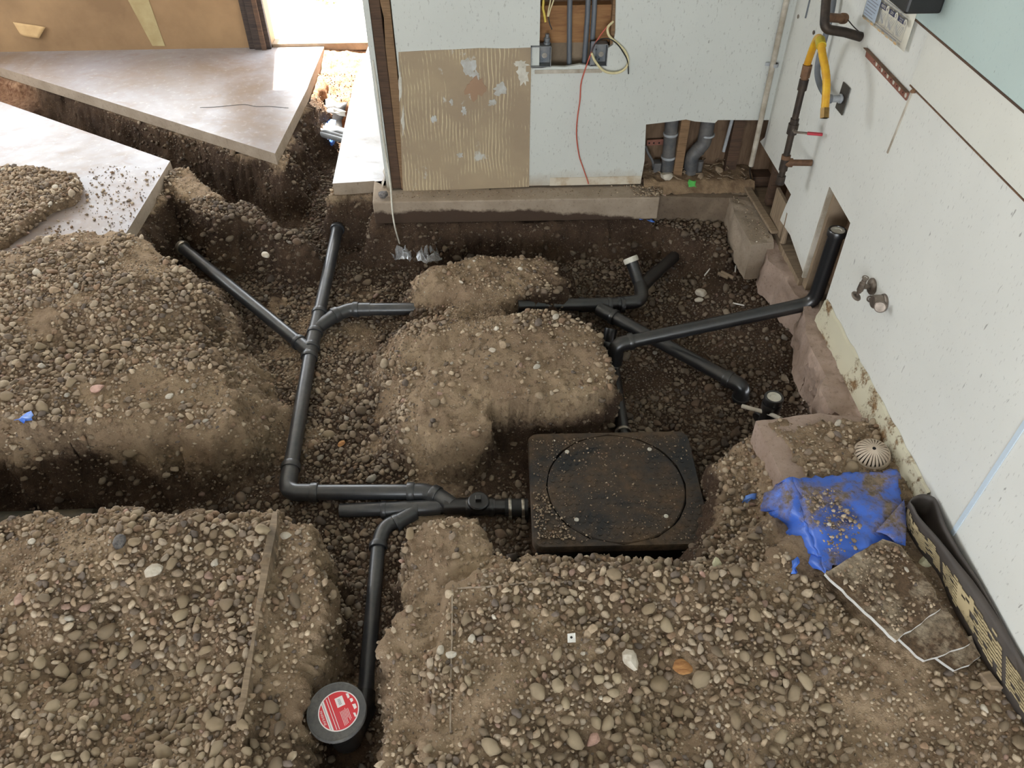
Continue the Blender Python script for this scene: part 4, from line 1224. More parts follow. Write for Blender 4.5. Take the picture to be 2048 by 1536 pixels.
# bridge the outer rounded square to the circle by angle
ring = []
for k in range(m_):
    v = Vector(mb.v[base_i + k]); a = math.atan2(v.y - lc.y, v.x - lc.x)
    ring.append(a)
i0 = len(mb.v)
sub = 4
circ = []
outer = []
for k in range(m_):
    p, q = Vector(mb.v[base_i + k]), Vector(mb.v[base_i + (k + 1) % m_])
    for s in range(sub):
        outer.append(p.lerp(q, s / sub))
for p in outer:
    a = math.atan2(p.y - lc.y, p.x - lc.x)
    circ.append(Vector((lc.x + (LR + 0.004) * math.cos(a), lc.y + (LR + 0.004) * math.sin(a), tz)))
low = [c + Vector((0, 0, -0.018)) for c in circ]
no = len(outer)
mb.v += [tuple(v) for v in outer + circ + low]
for k in range(no):
    a, b = i0 + k, i0 + (k + 1) % no
    mb.f.append((a, b, b + no, a + no)); mb.f.append((a + no, b + no, b + 2 * no, a + 2 * no))
obj('deck', mb, M['tank'], tank, smooth=35)
mb = MB(); mb.lathe([(LR + 0.006, -0.017), (LR - 0.01, -0.017)], (lc.x, lc.y, tz), (0, 0, 1), 64)
obj('lid_seat', mb, M['gap'], tank)
mb = MB(); mb.lathe([(LR - 0.004, -0.016), (LR - 0.003, -0.003), (LR - 0.007, 0.0015), (LR * 0.9, 0.003), (0.0005, 0.003)], (lc.x, lc.y, tz), (0, 0, 1), 64)
lid = obj('lid', mb, M['tank'], tank, smooth=35)
for px, py in ((1134, 904), (1299, 899), (1153, 1040), (1332, 1033)):
    q = at(px, py, z=tz + 0.003)
    mb = MB(); mb.lathe([(0.0085, -0.001), (0.0085, 0.003), (0.006, 0.0045), (0.0005, 0.0045)], q, (0, 0, 1), 14)
    b_ = obj('bolt', mb, M['white_pl'], lid, smooth=40, label='pale bolt head')
    mb = MB(); mb.box(q + Vector((0, 0, 0.0046)), (0.012, 0.0018, 0.0006)); 
# raised grip discs on deck and lid
mb = MB()
for ix in range(-11, 12):
    for iy in range(-9, 10):
        x, y = ix * 0.027 + (0.0135 if iy % 2 else 0), iy * 0.027
        if abs(x) > TW / 2 - 0.03 or abs(y) > TL / 2 - 0.025: continue
        rr = math.hypot(ctr.x + x - lc.x, ctr.y + y - lc.y)
        if LR - 0.02 < rr < LR + 0.014 or (rr < LR and (0.4 < rr / LR < 0.62 or rr < 0.06)): continue
        zz = tz + (0.003 if rr < LR else 0)
        mb.lathe([(0.0095, -0.001), (0.0085, 0.0014), (0.0005, 0.0016)], (ctr.x + x, ctr.y + y, zz), (0, 0, 1), 8)
g = obj('grip_discs', mb, M['tank'], tank, smooth=30); g['kind'] = 'stuff'

# ------------------------------------------------------------------ concrete footings, blocks
def chunk(name, pts, z, h, mat, parent=None, amp=0.012, cuts=0.03, seed=0, loc_label=None, down=True):
    """rough block from a plan outline, faces broken up by noise"""
    import bmesh
    bm = bmesh.new()
    vs = [bm.verts.new(Vector((p[0], p[1], (p[2] if len(p) > 2 else z)))) for p in pts]
    f = bm.faces.new(vs)
    r = bmesh.ops.extrude_face_region(bm, geom=[f])
    for v in [g for g in r['geom'] if isinstance(g, bmesh.types.BMVert)]: v.co.z -= h
    bmesh.ops.recalc_face_normals(bm, faces=bm.faces)
    bmesh.ops.triangulate(bm, faces=bm.faces)
    for _ in range(5):
        es = [e for e in bm.edges if e.calc_length() > cuts]
        if not es: break
        bmesh.ops.subdivide_edges(bm, edges=es, cuts=1)
        bmesh.ops.triangulate(bm, faces=[f for f in bm.faces if len(f.verts) > 3])
    bm.normal_update()
    co = np.array([v.co[:] for v in bm.verts]); no = np.array([v.normal[:] for v in bm.verts])
    d = amp * fbm(co[:, 0] * 11, co[:, 1] * 11, co[:, 2] * 11, seed=seed) + amp * 0.5 * fbm(co[:, 0] * 34, co[:, 1] * 34, co[:, 2] * 34, seed=seed + 5)
    co = co + no * d[:, None]
    off = ORIG.get(parent.name, Vector((0, 0, 0))) if parent else Vector((0, 0, 0))
    for v, c in zip(bm.verts, co): v.co = Vector(c) - off
    me = bpy.data.meshes.new(name); bm.to_mesh(me); bm.free()
    me.polygons.foreach_set('use_smooth', [True] * len(me.polygons))
    me.set_sharp_from_angle(angle=math.radians(38))
    o = bpy.data.objects.new(name, me); COL.objects.link(o); me.materials.append(M[mat])
    if parent: o.parent = parent; ORIG[o.name] = off
    return o
foot = bpy.data.objects.new('footing', None); COL.objects.link(foot); foot['kind'] = 'structure'; foot['label'] = 'broken concrete footing along the right wall'; ORIG['footing'] = Vector((0, 0, 0))
# back footing under the wall, right of the ledge
chunk('footing_section', [(0.80, 3.50), (1.05, 3.47), (1.22, 3.46), (WX + 0.02, 3.47), (WX + 0.02, WY + 0.12), (0.80, WY + 0.12)], -0.03, 0.22, 'foot', foot, 0.010, 0.035, 3)
f1 = [at(x, y, z=-0.03) for x, y in ((1452, 374), (1480, 366), (1500, 385), (1549, 484), (1504, 490), (1470, 430))]
chunk('footing_section', f1, -0.03, 0.2, 'concrete', foot, 0.006, 0.03, 11)
f1b = [at(x, y, z=-0.035) for x, y in ((1501, 488), (1549, 486), (1552, 500), (1502, 505))]
f2 = [at(x, y, z=-0.06) for x, y in ((1530, 480), (1556, 480), (1640, 590), (1612, 606), (1590, 588), (1560, 540), (1535, 520))]
chunk('footing_section', f2, -0.06, 0.2, 'pink', foot, 0.010, 0.028, 13)
f3 = [at(x, y, z=-0.03) for x, y in ((1608, 612), (1648, 606), (1672, 640), (1740, 760), (1776, 828), (1700, 842), (1660, 818), (1640, 780), (1652, 752), (1636, 722), (1620, 690), (1612, 655))]
chunk('footing_section', f3, -0.03, 0.22, 'pink', foot, 0.013, 0.028, 17)
f4 = [at(x, y, z=0.0) for x, y in ((1634, 578), (1656, 566), (1664, 600), (1644, 620))]
chunk('footing_section', f4, 0.02, 0.1, 'foot', foot, 0.006, 0.025, 19)
# sawn slab remnant with the pale left face
f5 = [at(x, y, z=-0.002) for x, y in ((1512, 842), (1640, 826), (1760, 840), (1850, 1000), (1640, 1090), (1596, 1020))]
chunk('slab_remnant', f5, -0.002, 0.15, 'pink', foot, 0.003, 0.04, 23)['label'] = 'sawn slab remnant with clean pinkish side'
# broken slab edge at the far left
mb = MB()
# wooden strips lying along the footing
for (pts, w, nm, lab) in ((((1488, 368), (1549, 468)), 0.018, 'wood_strip', 'weathered wood strip lying along the footing below the right wall'),):
    q0, q1 = at(*pts[0], z=-0.015), at(*pts[1], z=-0.02)
    d = (q1 - q0).normalized(); s = Vector((-d.y, d.x, 0)) * w
    mb = MB(); mb.prism([q0 - s, q1 - s, q1 + s, q0 + s], (0, 0, 0.014))
    tag(obj(nm, mb, M['wood_gray'], bevel=0.003), lab, 'wood strip')

# ------------------------------------------------------------------ things in and on the back wall
def bwp(px, py, d=0.0): return at(px, py, Y=WY + d)
# three conduits in the upper opening
for k, (xa, xb, yb, lab) in enumerate(((1139, 1139, 128, 'gray conduit nearest the left box in the upper wall opening'), (1175, 1168, 131, 'middle gray conduit in the upper wall opening'), (1188, 1185, 78, 'gray conduit ending above the right box in the upper wall opening'))):
    top_ = bwp(xa, -60, 0.045); bot = bwp(xb, yb, 0.045)
    mb = MB(); mb.tube([Vector((bot.x, bot.y, bot.z - (0.03 if k < 2 else 0))), bwp(xa, 30, 0.045), Vector((top_.x, top_.y, 1.4))], 0.0115, 16)
    tag(obj('conduit', mb, M['gray_pipe'], smooth=50), lab, 'conduit', 'conduits in the upper wall opening')
def outlet_box(c, w, h, lab, nut):
    t = thing('outlet_box', lab, 'electrical box', tuple(c))
    mb = MB()
    d = 0.05
    lo, hi = c + Vector((-w / 2, 0.0, -h / 2)), c + Vector((w / 2, d, h / 2))
    mb.box2((lo.x, hi.y - 0.003, lo.z), hi)
    for a, b in (((lo.x, lo.y, lo.z), (lo.x + 0.003, hi.y, hi.z)), ((hi.x - 0.003, lo.y, lo.z), (hi.x, hi.y, hi.z)), ((lo.x, lo.y, lo.z), (hi.x, hi.y, lo.z + 0.003)), ((lo.x, lo.y, hi.z - 0.003), (hi.x, hi.y, hi.z))):
        mb.box2(a, b)
    obj('box_shell', mb, M['steel_box'], t)
    for dx, dz in ((-0.4, 0.42), (0.36, 0.42), (-0.12, 0.1), (0.1, -0.35)):
        mb = MB(); mb.lathe([(0.0035, -0.0005), (0.0005, -0.0005)], c + Vector((dx * w, d - 0.0035, dz * h)), (0, -1, 0), 10); obj('hole', mb, M['gap'], t)
    mb = MB(); mb.lathe([(0.012, 0), (0.012, 0.002), (0.0005, 0.002)], c + Vector((0.2 * w, d - 0.003, -0.12 * h)), (0, -1, 0), 16); obj('knockout', mb, M['steel'], t, smooth=40)
    mb = MB(); mb.box2(c + Vector((-0.42 * w, d - 0.02, -0.38 * h)), c + Vector((-0.1 * w, d - 0.003, -0.2 * h))); obj('clamp', mb, M['steel_box'], t, bevel=0.002)
    if nut:
        mb = MB(); mb.lathe([(0.013, 0), (0.016, 0.002), (0.016, 0.010), (0.012, 0.012), (0.012, 0.018), (0.0145, 0.02), (0.0145, 0.026), (0.009, 0.03), (0.009, 0.045), (0.0005, 0.046)], c + Vector((0.3 * w, 0.028, h / 2)), (0, 0, 1), 16)
        obj('connector', mb, M['steel_box'], t, smooth=35)
    return t
outlet_box(bwp(1082, 114, -0.014), 0.092, 0.092, 'square metal outlet box at the left foot of the wall opening', True)
outlet_box(bwp(1198, 111, -0.004), 0.078, 0.098, 'metal outlet box at the right foot of the wall opening', False)
mb = MB(); mb.box2(bwp(1180, 130, -0.006), bwp(1192, 82, 0.0) + Vector((0, 0.004, 0))); 
tag(obj('mounting_bracket', mb, M['steel_box']), 'flat metal bracket left of the right outlet box', 'bracket')
def cable(name, pts, r, mat, lab, cat='cable', n=6, group=None):
    mb = MB(); mb.tube(smooth_path(pts, n), r, 8)
    return tag(obj(name, mb, M[mat], smooth=60), lab, cat, group)
cable('yellow_cable', [bwp(1088, -40, 0.03), bwp(1087, 0, 0.025), bwp(1086, 16, 0.02), bwp(1088, 26, 0.02), bwp(1091, 44, 0.015)], 0.0055, 'yellow', 'thick yellow cable hanging inside the upper wall opening')
cable('cream_wire', [bwp(1112, -20, 0.03), bwp(1106, 4, 0.02), bwp(1101, 18, 0.02), bwp(1097, 33, 0.02)], 0.003, 'cream_cable', 'cream wire nearest the conduits in the upper opening')
cable('cream_wire', [bwp(1104, -20, 0.03), bwp(1100, 6, 0.02), bwp(1097, 20, 0.02), bwp(1095, 33, 0.02)], 0.003, 'cream_cable', 'cream wire beside the thick yellow cable')
cable('black_wire', [bwp(1097, 34, 0.015), bwp(1099, 46, 0.01), bwp(1104, 59, 0.005)], 0.0025, 'black', 'short black wire end hanging below the cream wires', 'wire')
cable('cream_cable', [bwp(1226, 43, 0.02), bwp(1216, 54, 0.0), bwp(1216, 66, -0.01), bwp(1222, 76, -0.012), bwp(1238, 90, -0.012), bwp(1250, 103, -0.014), bwp(1256, 120, -0.016), bwp(1253, 134, -0.018), bwp(1240, 144, -0.02), bwp(1222, 146, -0.02), bwp(1205, 140, -0.02), bwp(1190, 122, -0.022), bwp(1183, 106, -0.022)], 0.0055, 'cream_cable', 'looped cream cable hanging out of the upper wall opening')
cable('black_wire', [bwp(1183, 104, -0.022), bwp(1188, 92, -0.018), bwp(1196, 82, -0.012), bwp(1208, 77, -0.008), bwp(1222, 79, -0.016), bwp(1236, 90, -0.02), bwp(1246, 104, -0.02), bwp(1255, 122, -0.02), bwp(1257, 148, -0.02)], 0.0028, 'black', 'black wire curling along the looped cream cable', 'wire')
cable('red_wire', [bwp(1225, 42, 0.02), bwp(1212, 56, 0.0), bwp(1200, 72, -0.006), bwp(1188, 92, -0.012), bwp(1180, 112, -0.016), bwp(1170, 140, -0.014), bwp(1162, 168, -0.012), bwp(1160, 200, -0.01), bwp(1155, 235, -0.012), bwp(1153, 270, -0.012), bwp(1158, 310, -0.01), bwp(1166, 335, -0.01), bwp(1174, 358, -0.012), bwp(1177, 368, -0.02)], 0.0032, 'red_wire', 'thin red wire hanging down the white board', 'wire')
# lower opening: two drains, strap, conduit, pipes, rubble
dz_ = 0.055
t = thing('drain_stack', 'straight gray drain pipe left of the stud in the lower wall opening', 'drain pipe', tuple(bwp(1333, 355, dz_)))
a_, b_ = bwp(1345, 230, dz_), bwp(1334, 345, dz_)
mb = MB(); mb.tube([a_, b_ + (b_ - a_) * 0.15], 0.033, 20); obj('pipe', mb, M['gray_drain'], t, smooth=50)
for py, k in ((266, 1.12), (312, 1.15)):
    q = a_.lerp(b_, (py - 230) / 115); collar(t, q, b_ - a_, 0.033, 0.012, k, 'ltgray')
t = thing('drain_bend', 'bent gray drain pipe right of the stud in the lower wall opening', 'drain pipe', tuple(bwp(1385, 350, dz_)))
a_, m_1, b_ = bwp(1418, 232, dz_), bwp(1408, 286, dz_), bwp(1384, 312, dz_)
c_ = bwp(1380, 345, dz_)
mb = MB(); mb.tube(fillet([a_, m_1, b_, c_], 0.05, 6), 0.035, 20); obj('pipe', mb, M['gray_drain'], t, smooth=50)
collar(t, bwp(1414, 269, dz_), a_ - m_1, 0.034, 0.010, 1.14, 'ltgray'); collar(t, bwp(1396, 299, dz_), b_ - m_1, 0.034, 0.012, 1.1, 'gray_drain')
mb = MB(); mb.tube([bwp(1402, 322, dz_), bwp(1398, 345, dz_)], 0.014, 12); obj('stub', mb, M['gray_drain'], t, smooth=50)
def strap(o, ux, uy, L, W, th, holes, mat, name, lab, cat):
    """perforated metal strap: a plate with dark round holes let in"""
    t = thing(name, lab, cat, tuple(o))
    n_ = ux.cross(uy).normalized()
    mb = MB(); mb.prism([o, o + ux * L, o + ux * L + uy * W, o + uy * W], n_ * th); obj('plate', mb, M[mat], t)
    return t, n_
q = bwp(1293, 291, 0.09)
t, n_ = strap(q, (bwp(1327, 289, 0.09) - q).normalized(), Vector((0, 0, 1)), 0.085, 0.03, 0.002, [], 'copper', 'nail_plate', 'reddish perforated strap beside the gray drain', 'strap')
for dx in (0.012, 0.035, 0.062):
    mb = MB(); mb.lathe([(0.0045, 0), (0.0005, 0)], q + Vector((dx, -0.0035, 0.014)), (0, -1, 0), 12); obj('hole', mb, M['gap'], t)
cable('gray_cable', [bwp(1291, 292, 0.07), bwp(1296, 306, 0.06), bwp(1305, 322, 0.05), bwp(1310, 345, 0.045)], 0.007, 'gray_drain', 'gray cable curving down left of the straight drain')
mb = MB(); mb.tube([bwp(1465, 236, 0.06), bwp(1447, 303, 0.06)], 0.0085, 12)
tag(obj('thin_pipe', mb, M['ltgray'], smooth=50), 'thin pale pipe at the right in the lower wall opening', 'pipe')
mb = MB(); mb.box2(bwp(1306, 345, 0.03), bwp(1320, 318, 0.08)); tag(obj('gray_box', mb, M['gray_drain'], bevel=0.003), 'small gray box at the foot of the left drain', 'box')
# rubble on the sill
rb = random.Random(5)
def shard(name, c, s, mat, seed, flat=0.5):
    import bmesh
    bm = bmesh.new(); bmesh.ops.create_icosphere(bm, subdivisions=2, radius=1.0)
    r_ = np.random.default_rng(seed)
    pl_ = r_.normal(0, 1, (9, 3)); pl_ /= np.linalg.norm(pl_, axis=1)[:, None]; dd = r_.uniform(0.55, 0.95, 9)
    rot = Matrix.Rotation(r_.uniform(0, 6.28), 3, 'Z')
    for v in bm.verts:
        u = np.array(v.co[:]); u /= np.linalg.norm(u)
        k = pl_ @ u; tt_ = np.where(k > 1e-3, dd / np.maximum(k, 1e-3), 9).min()
        w = Vector(u * min(tt_, 1.0)); v.co = rot @ Vector((w.x * s, w.y * s * r_.uniform(.68, .72), w.z * s * flat)) + Vector(c)
    me = bpy.data.meshes.new(name); bm.to_mesh(me); bm.free()
    me.polygons.foreach_set('use_smooth', [True] * len(me.polygons)); me.set_sharp_from_angle(angle=math.radians(32))
    o = bpy.data.objects.new(name, me); COL.objects.link(o); me.materials.append(M[mat]); return o
for k, (px, py, s, mt, lab) in enumerate(((1333, 352, 0.05, 'conduit', 'crumpled tan paper at the foot of the straight drain'), (1341, 362, 0.03, 'conduit', 'small tan paper scrap below the crumpled one on the sill'), (1402, 352, 0.028, 'wood_gray', 'gray wood chip on the sill below the bent drain'), (1438, 338, 0.032, 'wood_gray', 'flat wood chip on the rubble under the thin pale pipe'), (1375, 358, 0.022, 'palestone', 'pale stone on the footing left of the green scrap'), (1470, 362, 0.018, 'palestone', 'pale stone on the footing near the corner'))):
    q = bwp(px, py, 0.0); q.z = max(q.z, -0.02)
    q = at(px, py, Y=WY + 0.02)
    tag(shard('rubble_piece', q, s, mt, 40 + k, 0.55), lab, 'rubble')
o = crumple('green_scrap', [bwp(1378, 360, -0.02), bwp(1391, 362, -0.03), bwp(1392, 373, -0.05), bwp(1377, 374, -0.05)], 3, 0.003, M['green'], seed=12)
tag(o, 'bright green scrap on the back footing', 'scrap')
# rubble heap of dirt on the sill
mb = MB(); rr_ = np.random.default_rng(8)
rows = []
for i in range(7):
    rows.append([Vector((0.77 + 0.57 * k / 24, WY + 0.112 - 0.16 * i / 6, 0.018 + 0.03 * (1 - i / 6) + float(rr_.uniform(-0.008, 0.014)) - (0.05 if i > 5 else 0))) for k in range(25)])
mb.grid(rows)
o = obj('rubble_dirt', mb, M['clod'], smooth=60); tag(o, 'dirt and debris heaped on the sill of the lower opening', 'dirt', kind='stuff')
mb = MB()
for k in range(60):
    x, y = 0.8 + 0.5 * rb.random(), WY + 0.1 - 0.12 * rb.random()
    a = rb.random() * 6.28; L = rb.uniform(0.01, 0.035)
    d = Vector((math.cos(a) * L, math.sin(a) * L, rb.uniform(-.004, .01))); s = Vector((-d.y, d.x, 0)).normalized() * 0.003
    q = Vector((x, y, 0.03 + 0.05 * (y - WY + 0.05) / 0.16))
    mb.prism([q - s, q + d - s, q + d + s, q + s], (0, 0, 0.004))
o = obj('splinters', mb, M['wood_gray']); tag(o, 'wood splinters strewn over the rubble in the lower opening', 'splinters', kind='stuff')
# corner conduit with its strap
t = thing('corner_conduit', 'old cream conduit running down the room corner', 'conduit', (WX - 0.03, WY - 0.03, 0.1))
a_, b_ = at(1580, -30, Y=WY - 0.02), at(1502, 332, Y=WY - 0.02)
mb = MB(); mb.tube([a_ + (a_ - b_) * 0.6, b_], 0.0125, 14); obj('pipe', mb, M['conduit'], t, smooth=50)
q = at(1550, 130, Y=WY - 0.02)
mb = MB(); mb.lathe([(0.0128, -0.008), (0.0155, -0.008), (0.0155, 0.008), (0.0128, 0.008)], q, a_ - b_, 14); mb.box(q + Vector((-0.025, 0.012, 0)), (0.03, 0.003, 0.016))
obj('strap', mb, M['ltgray'], t)
cable('black_wire', [b_, b_ + Vector((0.0, 0, -0.03)), at(1502, 358, Y=WY - 0.02)], 0.003, 'black', 'black wire end below the cream corner conduit', 'wire')
# white cord from the stud foot to the plastic bag
cord = [at(770, 300, Y=WY - 0.02), at(776, 335, Y=WY - 0.03), at(781, 372, Y=3.44), at(783, 400, Y=3.41), at(785, 425, Y=3.38), at(790, 455, Y=3.35), at(801, 494, z=-0.262)]
cable('hanging_lead', [at(750, 120, Y=WY - 0.0) + Vector((-0.01, -0.0, 0)), at(757, 200, Y=WY - 0.01), at(764, 260, Y=WY - 0.015)] + cord, 0.004, 'white_pl', 'white cord hanging from the wall end to the clear bag', 'cord')
tag(shard('dark_lump', at(766, 388, z=0.02), 0.036, 'darkstone', 77, 0.5), 'dark lump on the ledge corner by the studs', 'lump')
bag = thing('plastic_bag', 'crumpled clear plastic bag on the soil below the ledge', 'bag', tuple(at(825, 515, z=-0.34)))
for k, cs in enumerate((((781, 488), (822, 488), (824, 520), (786, 514)), ((816, 488), (862, 482), (884, 516), (846, 530)))):
    a, b, c, d = (at(x, y, z=-0.285) for x, y in cs)
    r_ = np.random.default_rng(90 + k); n_ = 9
    rows = []
    for i in range(n_ + 1):
        rows.append([a.lerp(b, j / n_).lerp(d.lerp(c, j / n_), i / n_) + Vector((float(r_.normal(0, .006)), float(r_.normal(0, .006)), 0.035 * math.sin(3.1 * j / n_) * math.sin(3.1 * i / n_) + float(r_.normal(0, .014)))) for j in range(n_ + 1)])
    mb = MB(); mb.grid(rows)
    o = obj('film', mb, M['clear'], bag)
# ------------------------------------------------------------------ right wall fixtures
WD = 0.115
gx_w = WX - WD
gas = thing('gas_pipe', 'dark iron gas pipe with red-handled valve and tee on the right wall', 'gas pipe', tuple(at(1562, 365, X=gx_w)))
G = lambda px, py: at(px, py, X=gx_w)
gy0 = G(1590, 250).y
GP = lambda py: (lambda a, b: a.lerp(b, (py - 140) / 225))(G(1613, 140), G(1560, 365))
gr = 0.0135
def gtube(a, b, r, mat='iron', name='pipe_section', seg=14):
    mb = MB(); mb.tube([GP(a), GP(b)], r, seg); return obj(name, mb, M[mat], gas, smooth=45)
gtube(168, 240, gr); gtube(255, 312, gr)
gtube(131, 153, gr * 1.45, 'rust', 'union_fitting', 8); gtube(150, 158, gr * 1.1, 'rust', 'nipple'); gtube(157, 177, gr * 1.35, 'iron', 'coupling', 10)
gtube(232, 243, gr * 1.35, 'iron', 'valve_nut', 8)
vb = gtube(242, 262, gr * 1.55, 'iron', 'valve_body')
vc = GP(251)
mb = MB(); mb.tube([vc, vc + Vector((0.0, -0.035, 0))], 0.008, 10); obj('valve_stem', mb, M['chrome'], vb, smooth=40)
hv = vc + Vector((0.0, -0.036, 0)); he = at(1637, 254, X=gx_w - 0.03)
hdir = Vector((1, -0.35, 0.05)).normalized()
mb = MB(); mb.box(hv + hdir * 0.025, (0.06, 0.014, 0.005), hdir.to_track_quat('X', 'Z').to_matrix()); obj('lever', mb, M['chrome'], vb, bevel=0.001)
mb = MB(); mb.box(hv + hdir * 0.075, (0.06, 0.018, 0.009), hdir.to_track_quat('X', 'Z').to_matrix()); obj('lever_grip', mb, M['red'], vb, bevel=0.003, label='red lever grip')
gtube(306, 314, gr * 1.4, 'rust', 'tee_collar'); tee = gtube(312, 338, gr * 1.35, 'iron', 'tee')
tc_ = GP(322)
te_ = at(1623, 321, X=WX - 0.004)
te_ = Vector((WX - 0.004, tc_.y - 0.01, tc_.z + 0.002))
mb = MB(); mb.tube([tc_, tc_.lerp(te_, 0.28)], gr * 1.4, 14); obj('tee_outlet', mb, M['rust'], tee, smooth=45)
mb = MB(); mb.tube([tc_.lerp(te_, 0.25), te_], gr, 14); obj('stub', mb, M['rust'], gas, smooth=45)
gtube(336, 354, gr); gtube(350, 368, gr * 1.35, 'iron', 'end_cap', 12)
# upper dark pipe with elbow and two stubs into the wall
up_ = thing('upper_gas_pipe', 'dark taped pipe elbowing into the wall above the yellow hose', 'gas pipe', tuple(G(1650, 60)))
u0, u1 = at(1657, -60, X=WX - 0.15), at(1648, 58, X=WX - 0.15)
u2 = at(1722, 74, X=WX - 0.003)
mb = MB(); mb.tube(fillet([u0 + (u0 - u1) * 0.5, u1, u1.lerp(u2, 0.55) + Vector((0, 0, 0.004)), u2], 0.03, 6), 0.0165, 14); obj('pipe', mb, M['iron'], up_, smooth=45)
v0 = u0.lerp(u1, 0.8); v1 = at(1686, 37, X=WX - 0.06)
mb = MB(); mb.tube([v0, v1], 0.0155, 14); obj('stub', mb, M['rust'], up_, smooth=45)
collar(up_, v1, v1 - v0, 0.0155, 0.02, 1.2, 'rust')
cable('tie_wire', [v1 + Vector((0, 0, 0.012)), at(1706, 52, X=WX - 0.03), at(1721, 66, X=WX - 0.006)], 0.002, 'iron', 'thin tie wire between the upper pipe stubs', 'wire')
# gray flexible tube behind
cable('gray_tube', [at(1672, -40, X=WX - 0.03), at(1664, 20, X=WX - 0.03), at(1650, 75, X=WX - 0.03), at(1638, 115, X=WX - 0.035), at(1635, 150, X=WX - 0.04), at(1645, 180, X=WX - 0.045), at(1662, 200, X=WX - 0.04)], 0.012, 'gray_pipe', 'gray flexible conduit behind the yellow hose', 'conduit')
# yellow hose
hs = thing('gas_hose', 'yellow gas hose looped over with a brass nut hanging free', 'gas hose', tuple(at(1630, 90, X=WX - 0.12)))
hp = smooth_path([at(1613, 133, X=gx_w), at(1620, 112, X=gx_w), at(1629, 88, X=gx_w), at(1636, 76, X=gx_w - 0.012), at(1641, 82, X=gx_w - 0.035), at(1645, 110, X=gx_w - 0.04), at(1651, 140, X=gx_w - 0.04), at(1653, 172, X=gx_w - 0.04), at(1650, 216, X=gx_w - 0.04)], 7)
mb = MB(); mb.tube(hp, [0.0135 + 0.0006 * (k % 2) for k in range(len(hp))], 14); obj('hose', mb, M['hose'], hs, smooth=60)
mb = MB(); mb.tube([hp[-1], at(1649, 236, X=gx_w - 0.04)], 0.0165, 6); nt = obj('nut', mb, M['brass'], hs, label='dull brass nut')
mb = MB(); mb.lathe([(0.0005, 0), (0.011, 0)], at(1649, 236.2, X=gx_w - 0.0402), (0, -0.2, -1), 14); obj('opening', mb, M['gap'], nt)
mb = MB(); mb.tube([hp[27], hp[31]], 0.0175, 14); obj('sleeve', mb, simple('olive_sleeve', (196, 178, 52), (170, 150, 40), 20, 0.5), hs, smooth=50)
# dark cover plate with gray stub
cpz = [at(x, y, X=WX - 0.004) for x, y in ((1688, 163), (1701, 177), (1685, 231), (1672, 215))]
cp_ = thing('cover_plate', 'dark square cover plate with a gray conduit stub through it', 'cover plate', tuple(cpz[0]))
mb = MB(); mb.prism(cpz, (-0.004, 0, 0)); obj('plate', mb, M['plate'], cp_, bevel=0.001)
q = (cpz[0] + cpz[2]) / 2 + Vector((-0.008, 0, 0))
mb = MB(); mb.tube([q, at(1655, 198, X=WX - 0.075)], 0.013, 14); obj('stub', mb, M['ltgray'], cp_, smooth=45)
collar(cp_, q + Vector((-0.004, 0, 0)), (1, 0, 0), 0.013, 0.008, 1.35, 'ltgray')
collar(cp_, at(1655, 198, X=WX - 0.075), (1, 0, 0), 0.013, 0.03, 1.25, 'gray_pipe')
# perforated reddish strap
s0, s1, s2, s3 = (at(x, y, X=WX - 0.002) for x, y in ((1735, 97), (1819, 186), (1813, 201), (1732, 113)))
stp = thing('perforated_strap', 'reddish metal strap with a row of holes on the right wall', 'strap', tuple(s0))
mb = MB(); mb.prism([s0, s1, s2, s3], (-0.003, 0, 0)); obj('plate', mb, M['copper'], stp)
mb = MB(); mb.prism([s0 + Vector((0, 0, 0.0)), s1, s1 + Vector((-0.016, 0, 0.002)), s0 + Vector((-0.016, 0, 0.002))], (0, 0, 0.002)); obj('flange', mb, M['rust'], stp)
for k in range(6):
    u = 0.28 + 0.69 * k / 5
    q = s0.lerp(s1, u).lerp(s3.lerp(s2, u), 0.5) + Vector((-0.0034, 0, 0))
    mb = MB(); mb.lathe([(0.0075, 0), (0.0005, 0)], q, (-1, 0, 0), 14); obj('hole', mb, M['white_pl'], stp, label='hole showing the white wall')
    q = s0.lerp(s1, u - 0.06).lerp(s3.lerp(s2, u - 0.06), 0.5) + Vector((-0.0034, 0, 0))
    mb = MB(); mb.lathe([(0.003, 0), (0.0005, 0)], q, (-1, 0, 0), 8); obj('small_hole', mb, M['gap'], stp)
q = at(1827, 182, X=WX - 0.01)
tag(shard('rust_stub', q, 0.012, 'rust', 60, 0.8), 'rusty bolt stub at the end of the reddish strap', 'bolt')
# poster with printing
pd = WX - 0.012
pA, pB, pC = at(1724, 33, X=pd), at(1809, 104, X=pd), at(1848, 18, X=pd)
eu = (pB - pA).normalized(); ev_ = (pC - pB); ev = (ev_ - eu * ev_.dot(eu)).normalized()
PWd = (pB - pA).length
po = thing('handwashing_poster', 'hand washing poster hanging askew above the strap', 'poster', tuple(pA))
nn = Vector((-1, 0, 0))
def pt(u, v, h=0.0): return pA + eu * (u * PWd) + ev * (v * PWd) + nn * h
mb = MB()
rows = [[pt(i / 8, j / 8 * 1.2, 0.002 * math.sin(i / 8 * 5) + (0.008 * max(0, i / 8 - 0.6) * (1 - j / 8))) for i in range(9)] for j in range(9)]
mb.grid(rows); sh = obj('sheet', mb, M['paper'], po, smooth=60)
s_ = sh.modifiers.new('s', 'SOLIDIFY'); s_.thickness = 0.0006
prx = Matrix((eu, ev, nn)).transposed()
H1 = 0.0125
def prect(u0, v0, u1, v1, mat, name, h=H1):
    mb = MB(); mb.add([pt(u0, v0, h), pt(u1, v0, h), pt(u1, v1, h), pt(u0, v1, h)], [(0, 1, 2, 3)]); return obj(name, mb, M[mat], sh)
prect(0.08, 0.045, 0.37, 0.5, 'blue_print', 'blue_panel')
